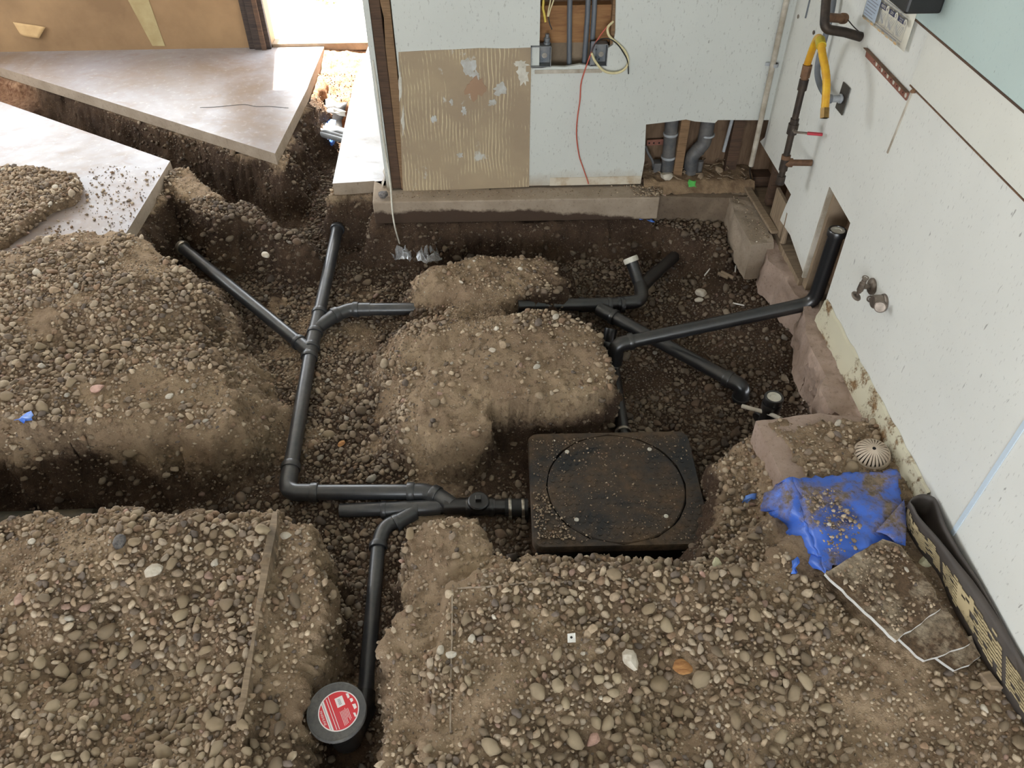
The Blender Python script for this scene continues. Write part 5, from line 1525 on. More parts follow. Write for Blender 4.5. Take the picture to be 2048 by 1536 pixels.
for k in range(15):
    prect(0.10, 0.062 + k * 0.026, 0.10 + random.uniform(0.17, 0.25), 0.069 + k * 0.026, 'ink_gray', 'text_line', H1 + 0.0004)
for k, (wd_, nb) in enumerate((('RINSE', '4'), ('DRY', '5'), ('TURN OFF\nWATER', '6'))):
    u = 0.393 + k * 0.193
    for a, b, c, d in ((u, 0.065, u + 0.178, 0.068), (u, 0.065, u + 0.004, 0.225), (u + 0.174, 0.065, u + 0.178, 0.225), (u, 0.222, u + 0.178, 0.225)):
        prect(a, b, c, d, 'ink_gray', 'frame_line')
    prect(u - 0.006, 0.195, u + 0.135, 0.236, 'ink', 'heading_bar', H1 + 0.0003)
    text('lettering', wd_, 0.0135 if k < 2 else 0.0066, pt(u + 0.06, 0.2155, H1 + 0.0008), prx, M['paper'], sh)
    mb = MB(); cc = pt(u + 0.15, 0.216, H1 + 0.0008)
    mb.add([cc + (eu * math.cos(a) + ev * math.sin(a)) * 0.0115 for a in np.linspace(0, 6.283, 20, endpoint=False)], [tuple(range(20))]); obj('number_disc', mb, M['paper'], sh)
    text('lettering', nb, 0.0175, pt(u + 0.15, 0.214, H1 + 0.0014), prx, M['ink'], sh)
    for j in range(6):   # line sketches of hands
        a0 = 0.6 * j + k
        q_ = [pt(u + 0.03 + 0.02 * j + 0.018 * math.sin(a0 + s), 0.085 + 0.022 * s + 0.004 * (j % 3), H1 + 0.0004) for s in (0, 1, 2, 3, 4)]
        mb = MB(); mb.tube(q_, 0.0006, 4); obj('drawn_line', mb, M['ink_gray'], sh)
for k in range(4): prect(0.4, 0.25 + k * 0.022, 0.4 + (0.5, 0.45, 0.52, 0.4)[k], 0.256 + k * 0.022, 'ink_gray', 'text_line')
prect(0.40, 0.045, 0.86, 0.052, 'ink_gray', 'text_line')
for k in range(9): prect(0.1 + k * 0.09, 0.016 + 0.004 * (k % 2), 0.16 + k * 0.09, 0.026 + 0.004 * (k % 3), 'tan_paper', 'stain')
# black soap dispenser at the top edge
bx0, bx1 = at(1800, -5, X=WX - 0.01), at(1893, 20, X=WX - 0.01)
sd = thing('soap_dispenser', 'underside of a black wall dispenser above the poster', 'dispenser', (WX - 0.06, 2.46, 1.2))
q0, q1 = at(1815, 20, X=WX - 0.07), at(1845, 20, X=WX - 0.07)
qa, qb, qc = at(1822, 21, X=WX - 0.085), at(1862, 20, X=WX - 0.02), at(1892, 19, X=WX - 0.015)
zb = qa.z
mb = MB(); mb.prism([(WX - 0.12, 2.36, zb), (WX - 0.011, 2.36, zb), (WX - 0.011, 2.60, zb), (WX - 0.085, 2.60, zb), (WX - 0.12, 2.56, zb)], (0, 0, 0.22)); obj('housing', mb, M['black'], sd, bevel=0.008)
mb = MB(); mb.box2((WX - 0.1, 2.38, zb - 0.004), (WX - 0.03, 2.46, zb + 0.01)); obj('window', mb, simple('smoky_window', (120, 116, 104), None, 5, 0.3), sd, bevel=0.002)
# hook nail marks
for (px, py) in ((1597, 33), (1628, 65)):
    q = at(px, py, X=WX - 0.001)
    mb = MB(); mb.lathe([(0.006, 0), (0.009, 0.002), (0.007, 0.004), (0.0005, 0.002)], q, (-1, 0, 0), 14)
    tag(obj('screw_plug', mb, M['chrome'], smooth=40), 'small metal screw plug in the white panel %s' % ('nearer the corner conduit' if px < 1600 else 'beside the yellow hose'), 'screw')
q0, q1 = at(1622, -10, X=WX - 0.002), at(1611, 36, X=WX - 0.002)
mb = MB(); mb.tube([q0, q1], 0.004, 8); tag(obj('thin_rod', mb, M['gray_pipe'], smooth=50), 'thin gray rod on the white panel by the corner', 'rod')
# two stop valves
def stop_valve(esc_px, lab, deep, ang, side):
    t = thing('stop_valve', lab, 'valve', tuple(at(*esc_px, X=WX - 0.01)))
    c = at(*esc_px, X=WX - 0.001)
    mb = MB(); mb.lathe([(0.031, 0.0), (0.030, 0.006), (0.024, 0.011), (0.012, 0.013)], c, (-1, 0, 0), 24); obj('escutcheon', mb, M['chrome'], t, smooth=40)
    mb = MB(); mb.tube([c, c + Vector((-deep, 0, 0))], 0.009, 12); obj('inlet', mb, M['chrome'], t, smooth=40)
    b = c + Vector((-deep, 0, 0))
    ax = Vector((0, math.sin(ang), math.cos(ang)))
    mb = MB(); mb.tube([b - ax * 0.026, b - ax * 0.018, b - ax * 0.016, b + ax * 0.016, b + ax * 0.018, b + ax * 0.03], [0.0085, 0.0085, 0.0115, 0.0115, 0.009, 0.009], 14); obj('valve_body', mb, M['chrome'], t, smooth=40)
    mb = MB(); mb.tube([b + ax * 0.028, b + ax * 0.042], 0.005, 8); mb.lathe([(0.012, 0), (0.012, 0.004), (0.006, 0.004)], b + ax * 0.04, ax, 16); obj('outlet', mb, M['chrome'], t, smooth=40)
    hb = b - ax * 0.045 + Vector((-0.004, 0, 0))
    mb = MB(); mb.tube([b - ax * 0.02, hb], 0.005, 8); obj('stem', mb, M['chrome'], t, smooth=40)
    mb = MB(); mb.lathe([(0.0005, -0.005), (0.017, -0.005), (0.02, -0.002), (0.02, 0.002), (0.017, 0.005), (0.0005, 0.005)], hb, -ax + Vector((-0.5, 0.2, 0)), 20); obj('oval_handle', mb, M['chrome'], t, smooth=40)
    return t
stop_valve((1745, 573), 'dirty chrome stop valve, upper of the pair on the right wall', 0.04, -0.1, 0)
t = stop_valve((1768, 605), 'dirty chrome stop valve, lower of the pair on the right wall', 0.03, 1.9, 1)
c = at(1762, 603, X=WX - 0.012)
mb = MB(); mb.lathe([(0.024, 0.0), (0.024, 0.026), (0.021, 0.03), (0.0005, 0.03)], c, (-1, 0, 0), 20); obj('flange_disc', mb, M['chrome'], t, smooth=40)

# ------------------------------------------------------------------ floor clutter on the right
# dome strainer with ribs
dc = at(1743, 910, z=0.018)
ds = thing('dome_strainer', 'cast dome floor strainer lying by the baseboard', 'drain strainer', tuple(dc))
axd = Vector((-0.22, -0.25, 1)).normalized(); qd = Vector((0, 0, 1)).rotation_difference(axd).to_matrix()
RD = 0.058
mb = MB(); mb.lathe([(RD * 1.0, -0.006), (RD * 1.05, 0.0), (RD * 0.98, 0.012), (RD * 0.9, 0.014), (RD * 0.9, 0.0)], dc, axd, 36, True); obj('rim', mb, M['strainer'], ds, smooth=40)
mb = MB(); mb.lathe([(RD * 0.34, 0.040), (RD * 0.34, 0.046), (RD * 0.2, 0.050), (0.006, 0.051), (0.006, 0.044)], dc, axd, 24); obj('crown', mb, M['strainer'], ds, smooth=40)
mb = MB(); mb.lathe([(0.0058, 0.0505), (0.0005, 0.0505)], dc, axd, 12); obj('hole', mb, M['gap'], ds)
for k in range(24):
    a = 2 * math.pi * k / 24
    pr_ = [(RD * 0.94, 0.010), (RD * 0.86, 0.024), (RD * 0.68, 0.036), (RD * 0.46, 0.044), (RD * 0.28, 0.048)]
    pts = []
    mb = MB(); rows = []
    for j, (r, h) in enumerate(pr_):
        w = 0.0034 * (r / RD) + 0.0011
        for_ = []
        for s, hh in ((-1, 0), (1, 0)):
            v = Vector((r * math.cos(a) - s * w * math.sin(a), r * math.sin(a) + s * w * math.cos(a), h))
            for_.append(dc + qd @ v)
        rows.append([for_[0] - axd * 0.006, for_[0], for_[1], for_[1] - axd * 0.006])
    mb.grid(rows); obj('rib', mb, M['strainer'], ds, smooth=40)
mb = MB(); mb.lathe([(RD * 0.9, 0.002), (0.0005, 0.004)], dc, axd, 24); obj('dark_inside', mb, M['gap'], ds)

# blue plastic sheet
mb = MB()
nu, nv = 26, 22
L_ = smooth_path([at(1586, 958, z=0.03), at(1560, 985, z=0.0), at(1545, 1020, z=-0.01)], 6)
tl_, tm_, tr_ = at(1587, 956, z=0.035), at(1690, 945, z=0.04), at(1795, 940, z=0.035)
bl2, bm2, br2 = at(1648, 1150, z=0.03), at(1730, 1106, z=0.05), at(1808, 1092, z=0.035)
rows = []
r_ = np.random.default_rng(31)
for i in range(nv + 1):
    v = i / nv
    rr = []
    for k in range(nu + 1):
        u = k / nu
        tp = tl_.lerp(tm_, u * 2) if u < 0.5 else tm_.lerp(tr_, u * 2 - 1)
        bp_ = bl2.lerp(bm2, u * 2) if u < 0.5 else bm2.lerp(br2, u * 2 - 1)
        p = tp.lerp(bp_, v)
        j = 0.012 * float(fbm(np.array([p.x * 14]), np.array([p.y * 14]), seed=33)[0])
        edge = (u in (0, 1) or v in (0, 1))
        p = p + Vector((float(r_.normal(0, 0.006)) if edge else 0, float(r_.normal(0, 0.006)) if edge else 0, j + 0.012 * math.sin(v * 3.1) * math.sin(u * 3.1)))
        rr.append(p)
    rows.append(rr)
# left flap hanging over the slab remnant's edge
flap = [at(1560, 968, z=0.0), at(1515, 1014, z=-0.07), at(1570, 1050, z=-0.05), at(1590, 1100, z=-0.04), at(1614, 1132, z=-0.02)]
mb.grid(rows)
nrow = len(rows)
fl = []
for i in range(nrow):
    v = i / (nrow - 1)
    s = v * (len(flap) - 1); k = min(int(s), len(flap) - 2)
    out = flap[k].lerp(flap[k + 1], s - k) + Vector((float(r_.normal(0, .008)), float(r_.normal(0, .008)), 0))
    fl.append([rows[i][0].lerp(out, t_) + Vector((0, 0, 0.012 * math.sin(t_ * 3.1))) for t_ in (0, 0.25, 0.5, 0.75, 1)])
mb.grid([list(reversed(f_)) for f_ in fl])
bs = thing('blue_sheet', 'torn blue plastic sheet draped on the soil beside the baseboard', 'plastic sheet', tuple(tl_))
o = obj('film', mb, M['blue'], bs, smooth=70)
s_ = o.modifiers.new('s', 'SOLIDIFY'); s_.thickness = 0.002
a, b, c, d = at(1752, 1064, z=0.062), at(1808, 1000, z=0.055), at(1810, 1092, z=0.045), at(1790, 1086, z=0.055)
mb = MB(); mb.grid([[a.lerp(b, t_).lerp(d.lerp(c, t_), s_ / 4) + Vector((0, 0, 0.012 * math.sin(s_ / 4 * 3.1))) for t_ in (0, .25, .5, .75, 1)] for s_ in range(5)])
o = obj('folded_corner', mb, M['blue'], bs, smooth=70); s_ = o.modifiers.new('s', 'SOLIDIFY'); s_.thickness = 0.002

# broken board pieces
def board(name, px, z, th, mat, lab, grp=None):
    import bmesh
    t = thing(name, lab, 'board piece', tuple(at(*px[0], z=z)), grp)
    q = [at(x, y, z=z + dz) for x, y, dz in px] if len(px[0]) == 3 else [at(x, y, z=z) for x, y in px]
    rag = []
    r_ = np.random.default_rng(len(px) * 7 + int(z * 1000))
    for i in range(len(q)):
        a, b = q[i], q[(i + 1) % len(q)]
        n_ = max(2, int((b - a).length / 0.02))
        for k in range(n_):
            rag.append(a.lerp(b, k / n_) + Vector((float(r_.normal(0, .0016)), float(r_.normal(0, .0016)), 0)))
    mb = MB(); mb.prism(rag, (0, 0, -th * 0.12)); obj('face_sheet', mb, M[mat], t)
    mb = MB(); mb.prism([p + Vector((0, 0, -th * 0.13)) for p in rag], (0, 0, -th * 0.87)); obj('core', mb, M['tile_edge'], t, label='chalky white core edge')
    return t
board('board_piece', [(1650, 1146), (1792, 1281), (1882, 1216), (1870, 1180), (1800, 1090), (1765, 1078)], 0.062, 0.014, 'tile_top', 'soil covered board piece with white edge, topmost of its stack')
board('board_piece', [(1780, 1262), (1850, 1322), (1942, 1286), (1890, 1212), (1860, 1200)], 0.042, 0.012, 'tile_top', 'pinkish board piece, middle of the stack, sticking out below the topmost')
board('board_piece', [(1850, 1302), (1910, 1340), (1962, 1312), (1942, 1270)], 0.026, 0.012, 'tile_top', 'lowest and smallest visible board piece of the stack')
mb = MB(); mb.prism([at(x, y, z=0.03) for x, y in ((1958, 1345), (1980, 1340), (2008, 1376), (1982, 1372))], (0, 0, -0.03))
tag(obj('wood_block', mb, M['wood_gray'], bevel=0.003), 'gray wood offcut by the curled rubber strip', 'wood block')

# curled rubber cove strip
rb_ = thing('rubber_base_strip', 'long charcoal rubber base strip folded back on itself beside the wall', 'rubber strip', tuple(at(1830, 1040, z=0)))
low_ = [(2100, 1520), (2041, 1436), (1997, 1370), (1950, 1292), (1907, 1217), (1878, 1150), (1841, 1103), (1817, 1062), (1811, 1025)]
top_ = [(2110, 1402), (2048, 1319), (1997, 1237), (1951, 1169), (1913, 1122), (1872, 1072), (1838, 1034), (1826, 1012), (1820, 1003)]
zt_ = 0.105
lo_p = [at(x, y, z=0.012) for x, y in low_]; hi_p = [at(x, y, z=zt_) for x, y in top_]
loop_t = [(1829, 994), (1845, 989), (1862, 992), (1874, 1003), (1888, 1045), (1919, 1103), (1966, 1175), (2029, 1278), (2090, 1370)]
hi2 = [at(x, y, z=zt_) for x, y in loop_t]
hi2 = [Vector((min(p.x, WX - 0.012), p.y, p.z)) for p in hi2]
lo2 = [Vector((p.x - 0.012, p.y - 0.004, 0.012)) for p in hi2]
hi_a = smooth_path(hi_p + hi2, 5); lo_a = smooth_path(lo_p + lo2, 5)
rows = [[l.lerp(h, k / 5) for k in range(6)] for l, h in zip(lo_a, hi_a)]
mb = MB(); mb.grid(rows); o = obj('strip', mb, M['base_rub'], rb_, smooth=60)
s_ = o.modifiers.new('s', 'SOLIDIFY'); s_.thickness = 0.004; s_.offset = 0
# dried adhesive ridges on the outward face
nl_ = len(smooth_path(hi_p, 5))
mb = MB()
rg = random.Random(3)
for i in range(3, nl_ - 3):
    a, b = lo_a[i], hi_a[i]
    if 7 < (i % 15) < 9: continue
    f0, f1 = 0.16 + 0.1 * rg.random(), 0.62 + 0.16 * rg.random()
    d = (lo_a[min(i + 1, nl_ - 1)] - lo_a[i])
    out = Vector((-0.0042, -0.001, 0.0008))
    nst = 9
    for k in range(nst):
        f = f0 + (f1 - f0) * k / nst
        w = (f1 - f0) / nst * (0.6 if (i % 15) > 3 else 1.0)
        if rg.random() < 0.12: continue
        p0, p1 = a.lerp(b, f), a.lerp(b, f + w)
        a2, b2 = lo_a[i + 1], hi_a[i + 1]
        p2, p3 = a2.lerp(b2, f + w), a2.lerp(b2, f)
        mb.prism([p0 + out, p1 + out, p2 + out, p3 + out], out * 0.5)
o = obj('adhesive_ridges', mb, M['glue'], rb_, label='dried tan adhesive ridges'); o['kind'] = 'stuff'

# scraps and notable stones
def gpt(px, py, z0=0.0, up=0.0):
    """ground point under a pixel"""
    z = z0
    for _ in range(8):
        p = at(px, py, z=z); z = gz(p.x, p.y)
    p = at(px, py, z=z); p.z = z + up
    return p
NOTE = []
def note(name, px, py, s, mat, lab, cat, seed, flat=0.6, z0=0.0, up=None):
    p = gpt(px, py, z0); p.z += s * flat * 0.35 if up is None else up
    NOTE.append((p.x, p.y, s))
    return tag(shard(name, p, s, mat, seed, flat), lab, cat)
note('foam_scrap', 1433, 1128, 0.026, 'foam', 'pale foam lump on the gravel edge in front of the tank', 'foam', 51)
note('foam_scrap', 1852, 1124, 0.028, 'foam', 'pale foam lump between the board stack and rubber strip', 'foam', 52)
note('foam_scrap', 1405, 1150, 0.012, 'pinkstone', 'small pinkish scrap left of the foam lump near the tank', 'scrap', 53)
note('stone', 1187, 1480, 0.026, 'pinkstone', 'pinkish stone in the lower middle gravel', 'stone', 54)
note('stone', 1262, 1320, 0.036, 'palestone', 'large pale lumpy stone in the gravel right of centre', 'stone', 55)
note('stone', 240, 1086, 0.028, 'darkstone', 'charred dark lump on the left foreground gravel', 'stone', 56)
note('stone', 308, 1144, 0.030, 'palestone', 'flat pale stone in the left foreground gravel below the charred lump', 'stone', 57)
note('stone', 880, 1302, 0.018, 'palestone', 'smooth white pebble, left of two beside the saw cut', 'stone', 58)
note('stone', 902, 1310, 0.017, 'palestone', 'pale pebble, right of two beside the saw cut', 'stone', 59)
note('stone', 572, 1072, 0.022, 'palestone', 'oval tan pebble on the slope right of the thin upright strip', 'stone', 60)
note('stone', 195, 778, 0.030, 'pinkstone', 'pinkish flat stone in the left bank gravel', 'stone', 61)
note('stone', 340, 794, 0.018, 'palestone', 'pale stone on the compacted left bank', 'stone', 62)
note('stone', 1403, 588, 0.035, 'palestone', 'tan oblong stone, larger of two on the pit floor by the right pipe', 'stone', 63, z0=-0.3)
note('stone', 1398, 602, 0.024, 'palestone', 'tan oblong stone, smaller of two on the pit floor by the right pipe', 'stone', 64, z0=-0.3)
note('stone', 985, 702, 0.018, 'palestone', 'angular pale stone on top of the middle soil block', 'stone', 65, z0=-0.1)
note('stone', 532, 512, 0.026, 'palestone', 'pale angular stone in the soil below the ridge', 'stone', 66, z0=-0.2)
note('stone', 1155, 968, 0.015, 'palestone', 'tan stone lying on the round tank lid', 'stone', 67, z0=tz)
note('stone', 1278, 1016, 0.010, 'pinkstone', 'pinkish pebble on the tank lid right of centre', 'stone', 68, z0=tz)
note('wood_chip', 1365, 1335, 0.034, 'wood_light', 'orange split wood chip in the gravel right of centre', 'wood chip', 69, 0.3)
note('wood_chip', 110, 375, 0.022, 'palestone', 'pale flat stone on the gravel heap of the left slab, lower one', 'stone', 70, 0.4, z0=0.04)
note('stone', 141, 368, 0.017, 'palestone', 'pale flat stone on the gravel heap of the left slab, upper one', 'stone', 71, 0.4, z0=0.04)
for k, (px, py, s, lab) in enumerate(((683, 888, 0.02, 'pale wood chip in the gravel right of the long pipe'), (1392, 645, 0.016, 'short wood stick on the dark pit floor'), )):
    note('wood_chip', px, py, s, 'wood_light', lab, 'wood chip', 80 + k, 0.3, z0=-0.3)
for k, (px, py, dx, dy, lab) in enumerate(((1414, 548, 0.02, 0.028, 'white sliver left of the other two on the dark pit soil'), (1470, 542, 0.008, 0.026, 'white sliver nearest the footing on the dark pit soil'), (1476, 613, 0.024, -0.012, 'white sliver nearest the crossing pipe on the dark pit soil'))):
    p = gpt(px, py, -0.3, 0.012); mb = MB(); mb.tube([p - Vector((dx, dy, 0)), p + Vector((dx, dy, 0.003))], 0.0035, 6)
    tag(obj('white_sliver', mb, M['white']), lab, 'scrap')
p = gpt(1456, 556, -0.3, 0.012); mb = MB(); mb.tube([p + Vector((-0.03, 0.03, 0.004)), p + Vector((0.02, -0.025, 0.004))], 0.01, 8); mb.tube([p + Vector((-0.045, 0.025, 0)), p + Vector((-0.005, -0.015, 0))], 0.009, 8)
tag(obj('wood_sticks', mb, M['wood_gray'], smooth=50), 'short weathered stick pair on the pit floor by the footing', 'stick')
# little white plastic shim with a hole
p = gpt(1142, 1282, 0, 0.012)
def ring_tag():
    t = thing('plastic_shim', 'tiny white plastic shim with a dark hole in the gravel', 'shim', tuple(p))
    mb = MB(); mb.prism([p + Vector(v) for v in ((-0.011, -0.011, 0), (0.011, -0.013, 0.004), (0.012, 0.012, 0.008), (-0.010, 0.012, 0.004))], (0, 0, 0.003)); obj('plate', mb, M['white'], t)
    mb = MB(); mb.lathe([(0.0035, 0), (0.0005, 0)], p + Vector((0, 0, 0.0085)), (-0.15, -0.2, 1), 10); obj('hole', mb, M['gap'], t)
ring_tag()
# blue shreds
for k, (cs, z, lab) in enumerate(((((1486, 1000), (1512, 984), (1510, 1000), (1488, 1006)), -0.08, 'small curled blue shred on the slope beside the tank'), (((30, 840), (66, 822), (62, 838), (46, 846)), -0.02, 'small blue shred in the left bank'), (((1262, 434), (1300, 428), (1310, 446), (1290, 440)), -0.14, 'blue sheet corner showing under the ledge'), (((1582, 1120), (1596, 1118), (1596, 1146), (1586, 1146)), 0.0, 'blue scrap end sticking out below the draped sheet'))):
    q = [at(x, y, z=z) for x, y in cs]
    zz = max(gz(v.x, v.y) for v in q) + 0.012
    if k != 2: q = [at(x, y, z=zz) for x, y in cs]
    o = crumple('blue_shred', q, 3, 0.004, M['blue_clean'], seed=50 + k); tag(o, lab, 'plastic scrap')
# thin weathered strip standing on edge in the left foreground
sp = [(552, 1028), (549, 1060), (536, 1120), (528, 1170), (516, 1235), (508, 1290), (497, 1350), (488, 1410), (475, 1462)]
tops = [gpt(x, y, 0.0) for x, y in sp]
rows = []
for k, q in enumerate(tops):
    w = (0.007, 0.011, 0.012, 0.009, 0.006, 0.004, 0.008, 0.008, 0.002)[k]
    z = q.z + 0.016 + (0.006 if k in (1, 2) else 0)
    rows.append([Vector((q.x - w, q.y, z - 0.06)), Vector((q.x - w, q.y, z)), Vector((q.x + w, q.y, z - 0.003)), Vector((q.x + w, q.y, z - 0.06))])
mb = MB(); mb.grid(rows); tag(obj('edge_strip', mb, M['wood_gray'], smooth=30), 'thin weathered strip standing on edge in the left foreground gravel', 'strip')
# sawn floor edge showing as a thin pale lip in the right foreground
mb = MB()
for pts in ([(905, 1178), (904, 1260), (902, 1340), (901, 1420), (900, 1475)], [(905, 1178), (990, 1172), (1080, 1166), (1180, 1163), (1290, 1160)]):
    q = [gpt(x, y, 0.0) for x, y in pts]
    q = smooth_path(q, 5)
    for i in range(len(q) - 1):
        q[i].z = gz(q[i].x, q[i].y) + 0.004
    for i in range(len(q) - 2):
        d = (q[i + 1] - q[i]).normalized(); s = Vector((-d.y, d.x, 0)) * 0.0022
        mb.prism([q[i] - s, q[i + 1] - s, q[i + 1] + s, q[i] + s], (0, 0, -0.03))
o = obj('sawn_edge', mb, M['concrete'], ground); o['label'] = 'thin pale sawn floor edge'
# broken slab edge lip at the far left of the bank
lip = [at(x, y, z=0.035) for x, y in ((-60, 815), (0, 796), (40, 778), (76, 758), (80, 748), (60, 752), (0, 772), (-60, 790))]
chunk('broken_edge', lip, 0.035, 0.09, 'concrete', floor, 0.008, 0.03, 41)['label'] = 'broken slab edge poking out of the gravel bank'
# shrub outside the door
sb = thing('shrub', 'small yellow-green shrub in the sun outside the door', 'shrub', tuple(at(664, 4, z=-0.03)))
mb = MB(); rs_ = random.Random(2)
c = at(664, -6, z=0.0)
for k in range(160):
    q = c + Vector((rs_.gauss(0, .14), rs_.gauss(0, .14), abs(rs_.gauss(0.03, .05))))
    a = rs_.random() * 6.28; d = Vector((math.cos(a), math.sin(a), rs_.uniform(-.4, .6))) * 0.045; s = Vector((-d.y, d.x, 0.01)) * 0.35
    mb.add([q, q + d * 0.5 + s, q + d, q + d * 0.5 - s], [(0, 1, 2, 3)])
o = obj('foliage', mb, M['leaf'], sb); o['kind'] = 'stuff'
mb = MB(); mb.tube([c + Vector((0, 0, -0.05)), c + Vector((0.01, 0, 0.1))], 0.006, 6); obj('stem', mb, M['wood'], sb)
# dried leaf outside
for k, (px, py) in enumerate(((648, 3), (655, 9))):
    o = crumple('dry_leaf', [at(px, py, z=-0.02), at(px + 8, py - 1, z=-0.015), at(px + 9, py + 3, z=-0.015), at(px + 2, py + 4, z=-0.02)], 2, 0.004, M['tan_paper'], seed=70 + k)
    tag(o, 'dry leaf on the sunny ground outside, %s' % ('farther one' if k == 0 else 'nearer one'), 'leaf')

# ------------------------------------------------------------------ gravel
def rock_kind(sub, seed):
    import bmesh
    bm = bmesh.new(); bmesh.ops.create_icosphere(bm, subdivisions=sub, radius=1.0)
    r_ = np.random.default_rng(seed)
    n_ = r_.normal(0, 1, (8, 3)); n_ /= np.linalg.norm(n_, axis=1)[:, None]; d_ = r_.uniform(0.42, 0.85, 8)
    co = np.array([v.co[:] for v in bm.verts]); co /= np.linalg.norm(co, axis=1)[:, None]
    k = co @ n_.T
    t_ = np.where(k > 1e-3, d_ / np.maximum(k, 1e-3), 9).min(1)
    co = co * np.minimum(t_, 1.05)[:, None] * np.array([1.0, r_.uniform(0.68, 0.9), r_.uniform(0.5, 0.72)])
    tri = np.array([[v.index for v in f.verts] for f in bm.faces])
    bm.free()
    return co, tri
KL = [rock_kind(1, 100 + k) for k in range(14)]
KM = [rock_kind(2, 200 + k) for k in range(14)]
CELL = 0.004
OX, OY = -4.6, 0.2
OCC = np.zeros((int(5.6 / CELL), int(6.1 / CELL)), bool)
def tri_inside(X, Y, poly): return poly_sd(np.asarray(X), np.asarray(Y), poly) > 0
placed = []
seg_arr = []
for path, r in SEGS:
    for i in range(len(path) - 1): seg_arr.append((path[i], path[i + 1], r))
SA = np.array([s[0] for s in seg_arr]); SB = np.array([s[1] for s in seg_arr]); SR = np.array([s[2] for s in seg_arr])
def clear_of_pipes(p, s):
    d = SB - SA
    t_ = np.clip(((p - SA) * d).sum(1) / ((d * d).sum(1) + 1e-12), 0, 1)
    return np.all(np.linalg.norm(p - SA - t_[:, None] * d, axis=1) > SR + s * 0.75)
tank_poly = [(p.x, p.y) for p in rrect(TW + 0.02, TL + 0.02, 0.04, tz)]
slabs = [slab_a, slab_b, strip, [(-0.62, 3.425), (0.85, 3.42), (0.85, 3.75), (-0.62, 3.75)]]
blue_poly = [at(x, y, z=0.03) for x, y in ((1540, 985), (1590, 950), (1800, 935), (1815, 1095), (1745, 1095), (1650, 1150), (1600, 1140))]
board_poly = [at(x, y, z=0.05) for x, y in ((1650, 1148), (1795, 1285), (1850, 1325), (1960, 1330), (1960, 1290), (1890, 1210), (1800, 1085), (1765, 1075))]
cap_c = np.array(capc)
rib_poly = [p for p in lo_p] + [p for p in hi2]
def tier(n, lo, hi, xr, yr, thin, seed, cover=1.0):
    r_ = np.random.default_rng(seed)
    X = r_.uniform(xr[0], xr[1], n); Y = r_.uniform(yr[0], yr[1], n)
    z = grid_at(H, X, Y)
    patch = fbm(X * 3.2, Y * 3.2, seed=61) + 0.45 * fbm(X * 10, Y * 10, seed=62)
    patch = patch + 0.45 * sstep((-0.45 - X) / 0.2) * sstep((2.6 - Y) / 0.4) + 0.35 * sstep((X - 0.5) / 0.3) * sstep((1.3 - Y) / 0.2) + 0.15 * sstep((X - 0.6) / 0.25) * sstep((1.3 - Y) / 0.2)
    px, py, dep = proj_np(X, Y, z)
    ok = (px > -600) & (px < 2500) & (py > -20) & (py < 2000) & (dep > 0.2)
    ok &= patch > thin + 0.0
    # compacted tops carry few stones
    comp = grid_at(COMPACT, X, Y)
    ok &= r_.uniform(0, 1, n) > comp
    ok &= ~tri_inside(X, Y, tank_poly)
    for s_ in slabs:
        ok &= ~(tri_inside(X, Y, s_) & (z < 0.004))
    ok &= X < WX - 0.02
    S = lo * (hi / lo) ** (r_.uniform(0, 1, n) ** 1.8)
    order = np.argsort(-S)
    for i in order:
        if not ok[i]: continue
        x, y, s = X[i], Y[i], S[i]
        ci, cj = int((y - OY) / CELL), int((x - OX) / CELL)
        k = max(1, int(s * 0.62 / CELL))
        if ci < k or cj < k or ci + k >= OCC.shape[0] or cj + k >= OCC.shape[1]: continue
        if OCC[ci, cj] or OCC[ci - k, cj] or OCC[ci + k, cj] or OCC[ci, cj - k] or OCC[ci, cj + k]: continue
        p = np.array([x, y, z[i] + s * 0.12])
        if not clear_of_pipes(p, s): continue
        if np.hypot(x - cap_c[0], y - cap_c[1]) < 0.06: continue
        OCC[ci - k:ci + k + 1, cj - k:cj + k + 1] = True
        placed.append((x, y, z[i], s))
def proj_np(X, Y, Z):
    q = CM @ np.stack([X, Y, Z - CAMZ])
    return 1024 + FPX * q[0] / q[2], 768 + FPX * q[1] / q[2], q[2]
for (x, y, s) in NOTE:
    ci, cj, k = int((y - OY) / CELL), int((x - OX) / CELL), int(s / CELL)
    OCC[max(0, ci - k):ci + k, max(0, cj - k):cj + k] = True
for pl2 in (blue_poly, board_poly, rib_poly):
    yy, xx = np.mgrid[0:OCC.shape[0], 0:OCC.shape[1]]
    a = np.array([[p[0], p[1]] for p in pl2]); 
    j0, j1 = int((a[:, 0].min() - OX) / CELL), int((a[:, 0].max() - OX) / CELL) + 1; i0_, i1_ = int((a[:, 1].min() - OY) / CELL), int((a[:, 1].max() - OY) / CELL) + 1
    sub_ = (slice(max(i0_, 0), i1_), slice(max(j0, 0), j1))
    OCC[sub_] |= tri_inside(OX + xx[sub_] * CELL, OY + yy[sub_] * CELL, pl2)
tier(3200, 0.017, 0.031, (-2.2, 1.33), (0.36, 3.6), -0.2, 1)
tier(60000, 0.0098, 0.019, (-2.6, 1.33), (0.36, 4.6), -0.48, 2)
tier(140000, 0.0060, 0.0110, (-2.6, 1.33), (0.36, 4.2), -0.66, 3)
tier(110000, 0.0033, 0.007, (-1.7, 1.33), (0.5, 2.9), -2.0, 4)
tier(26000, 0.004, 0.009, (-2.6, 1.33), (2.6, 5.3), -2.0, 5)
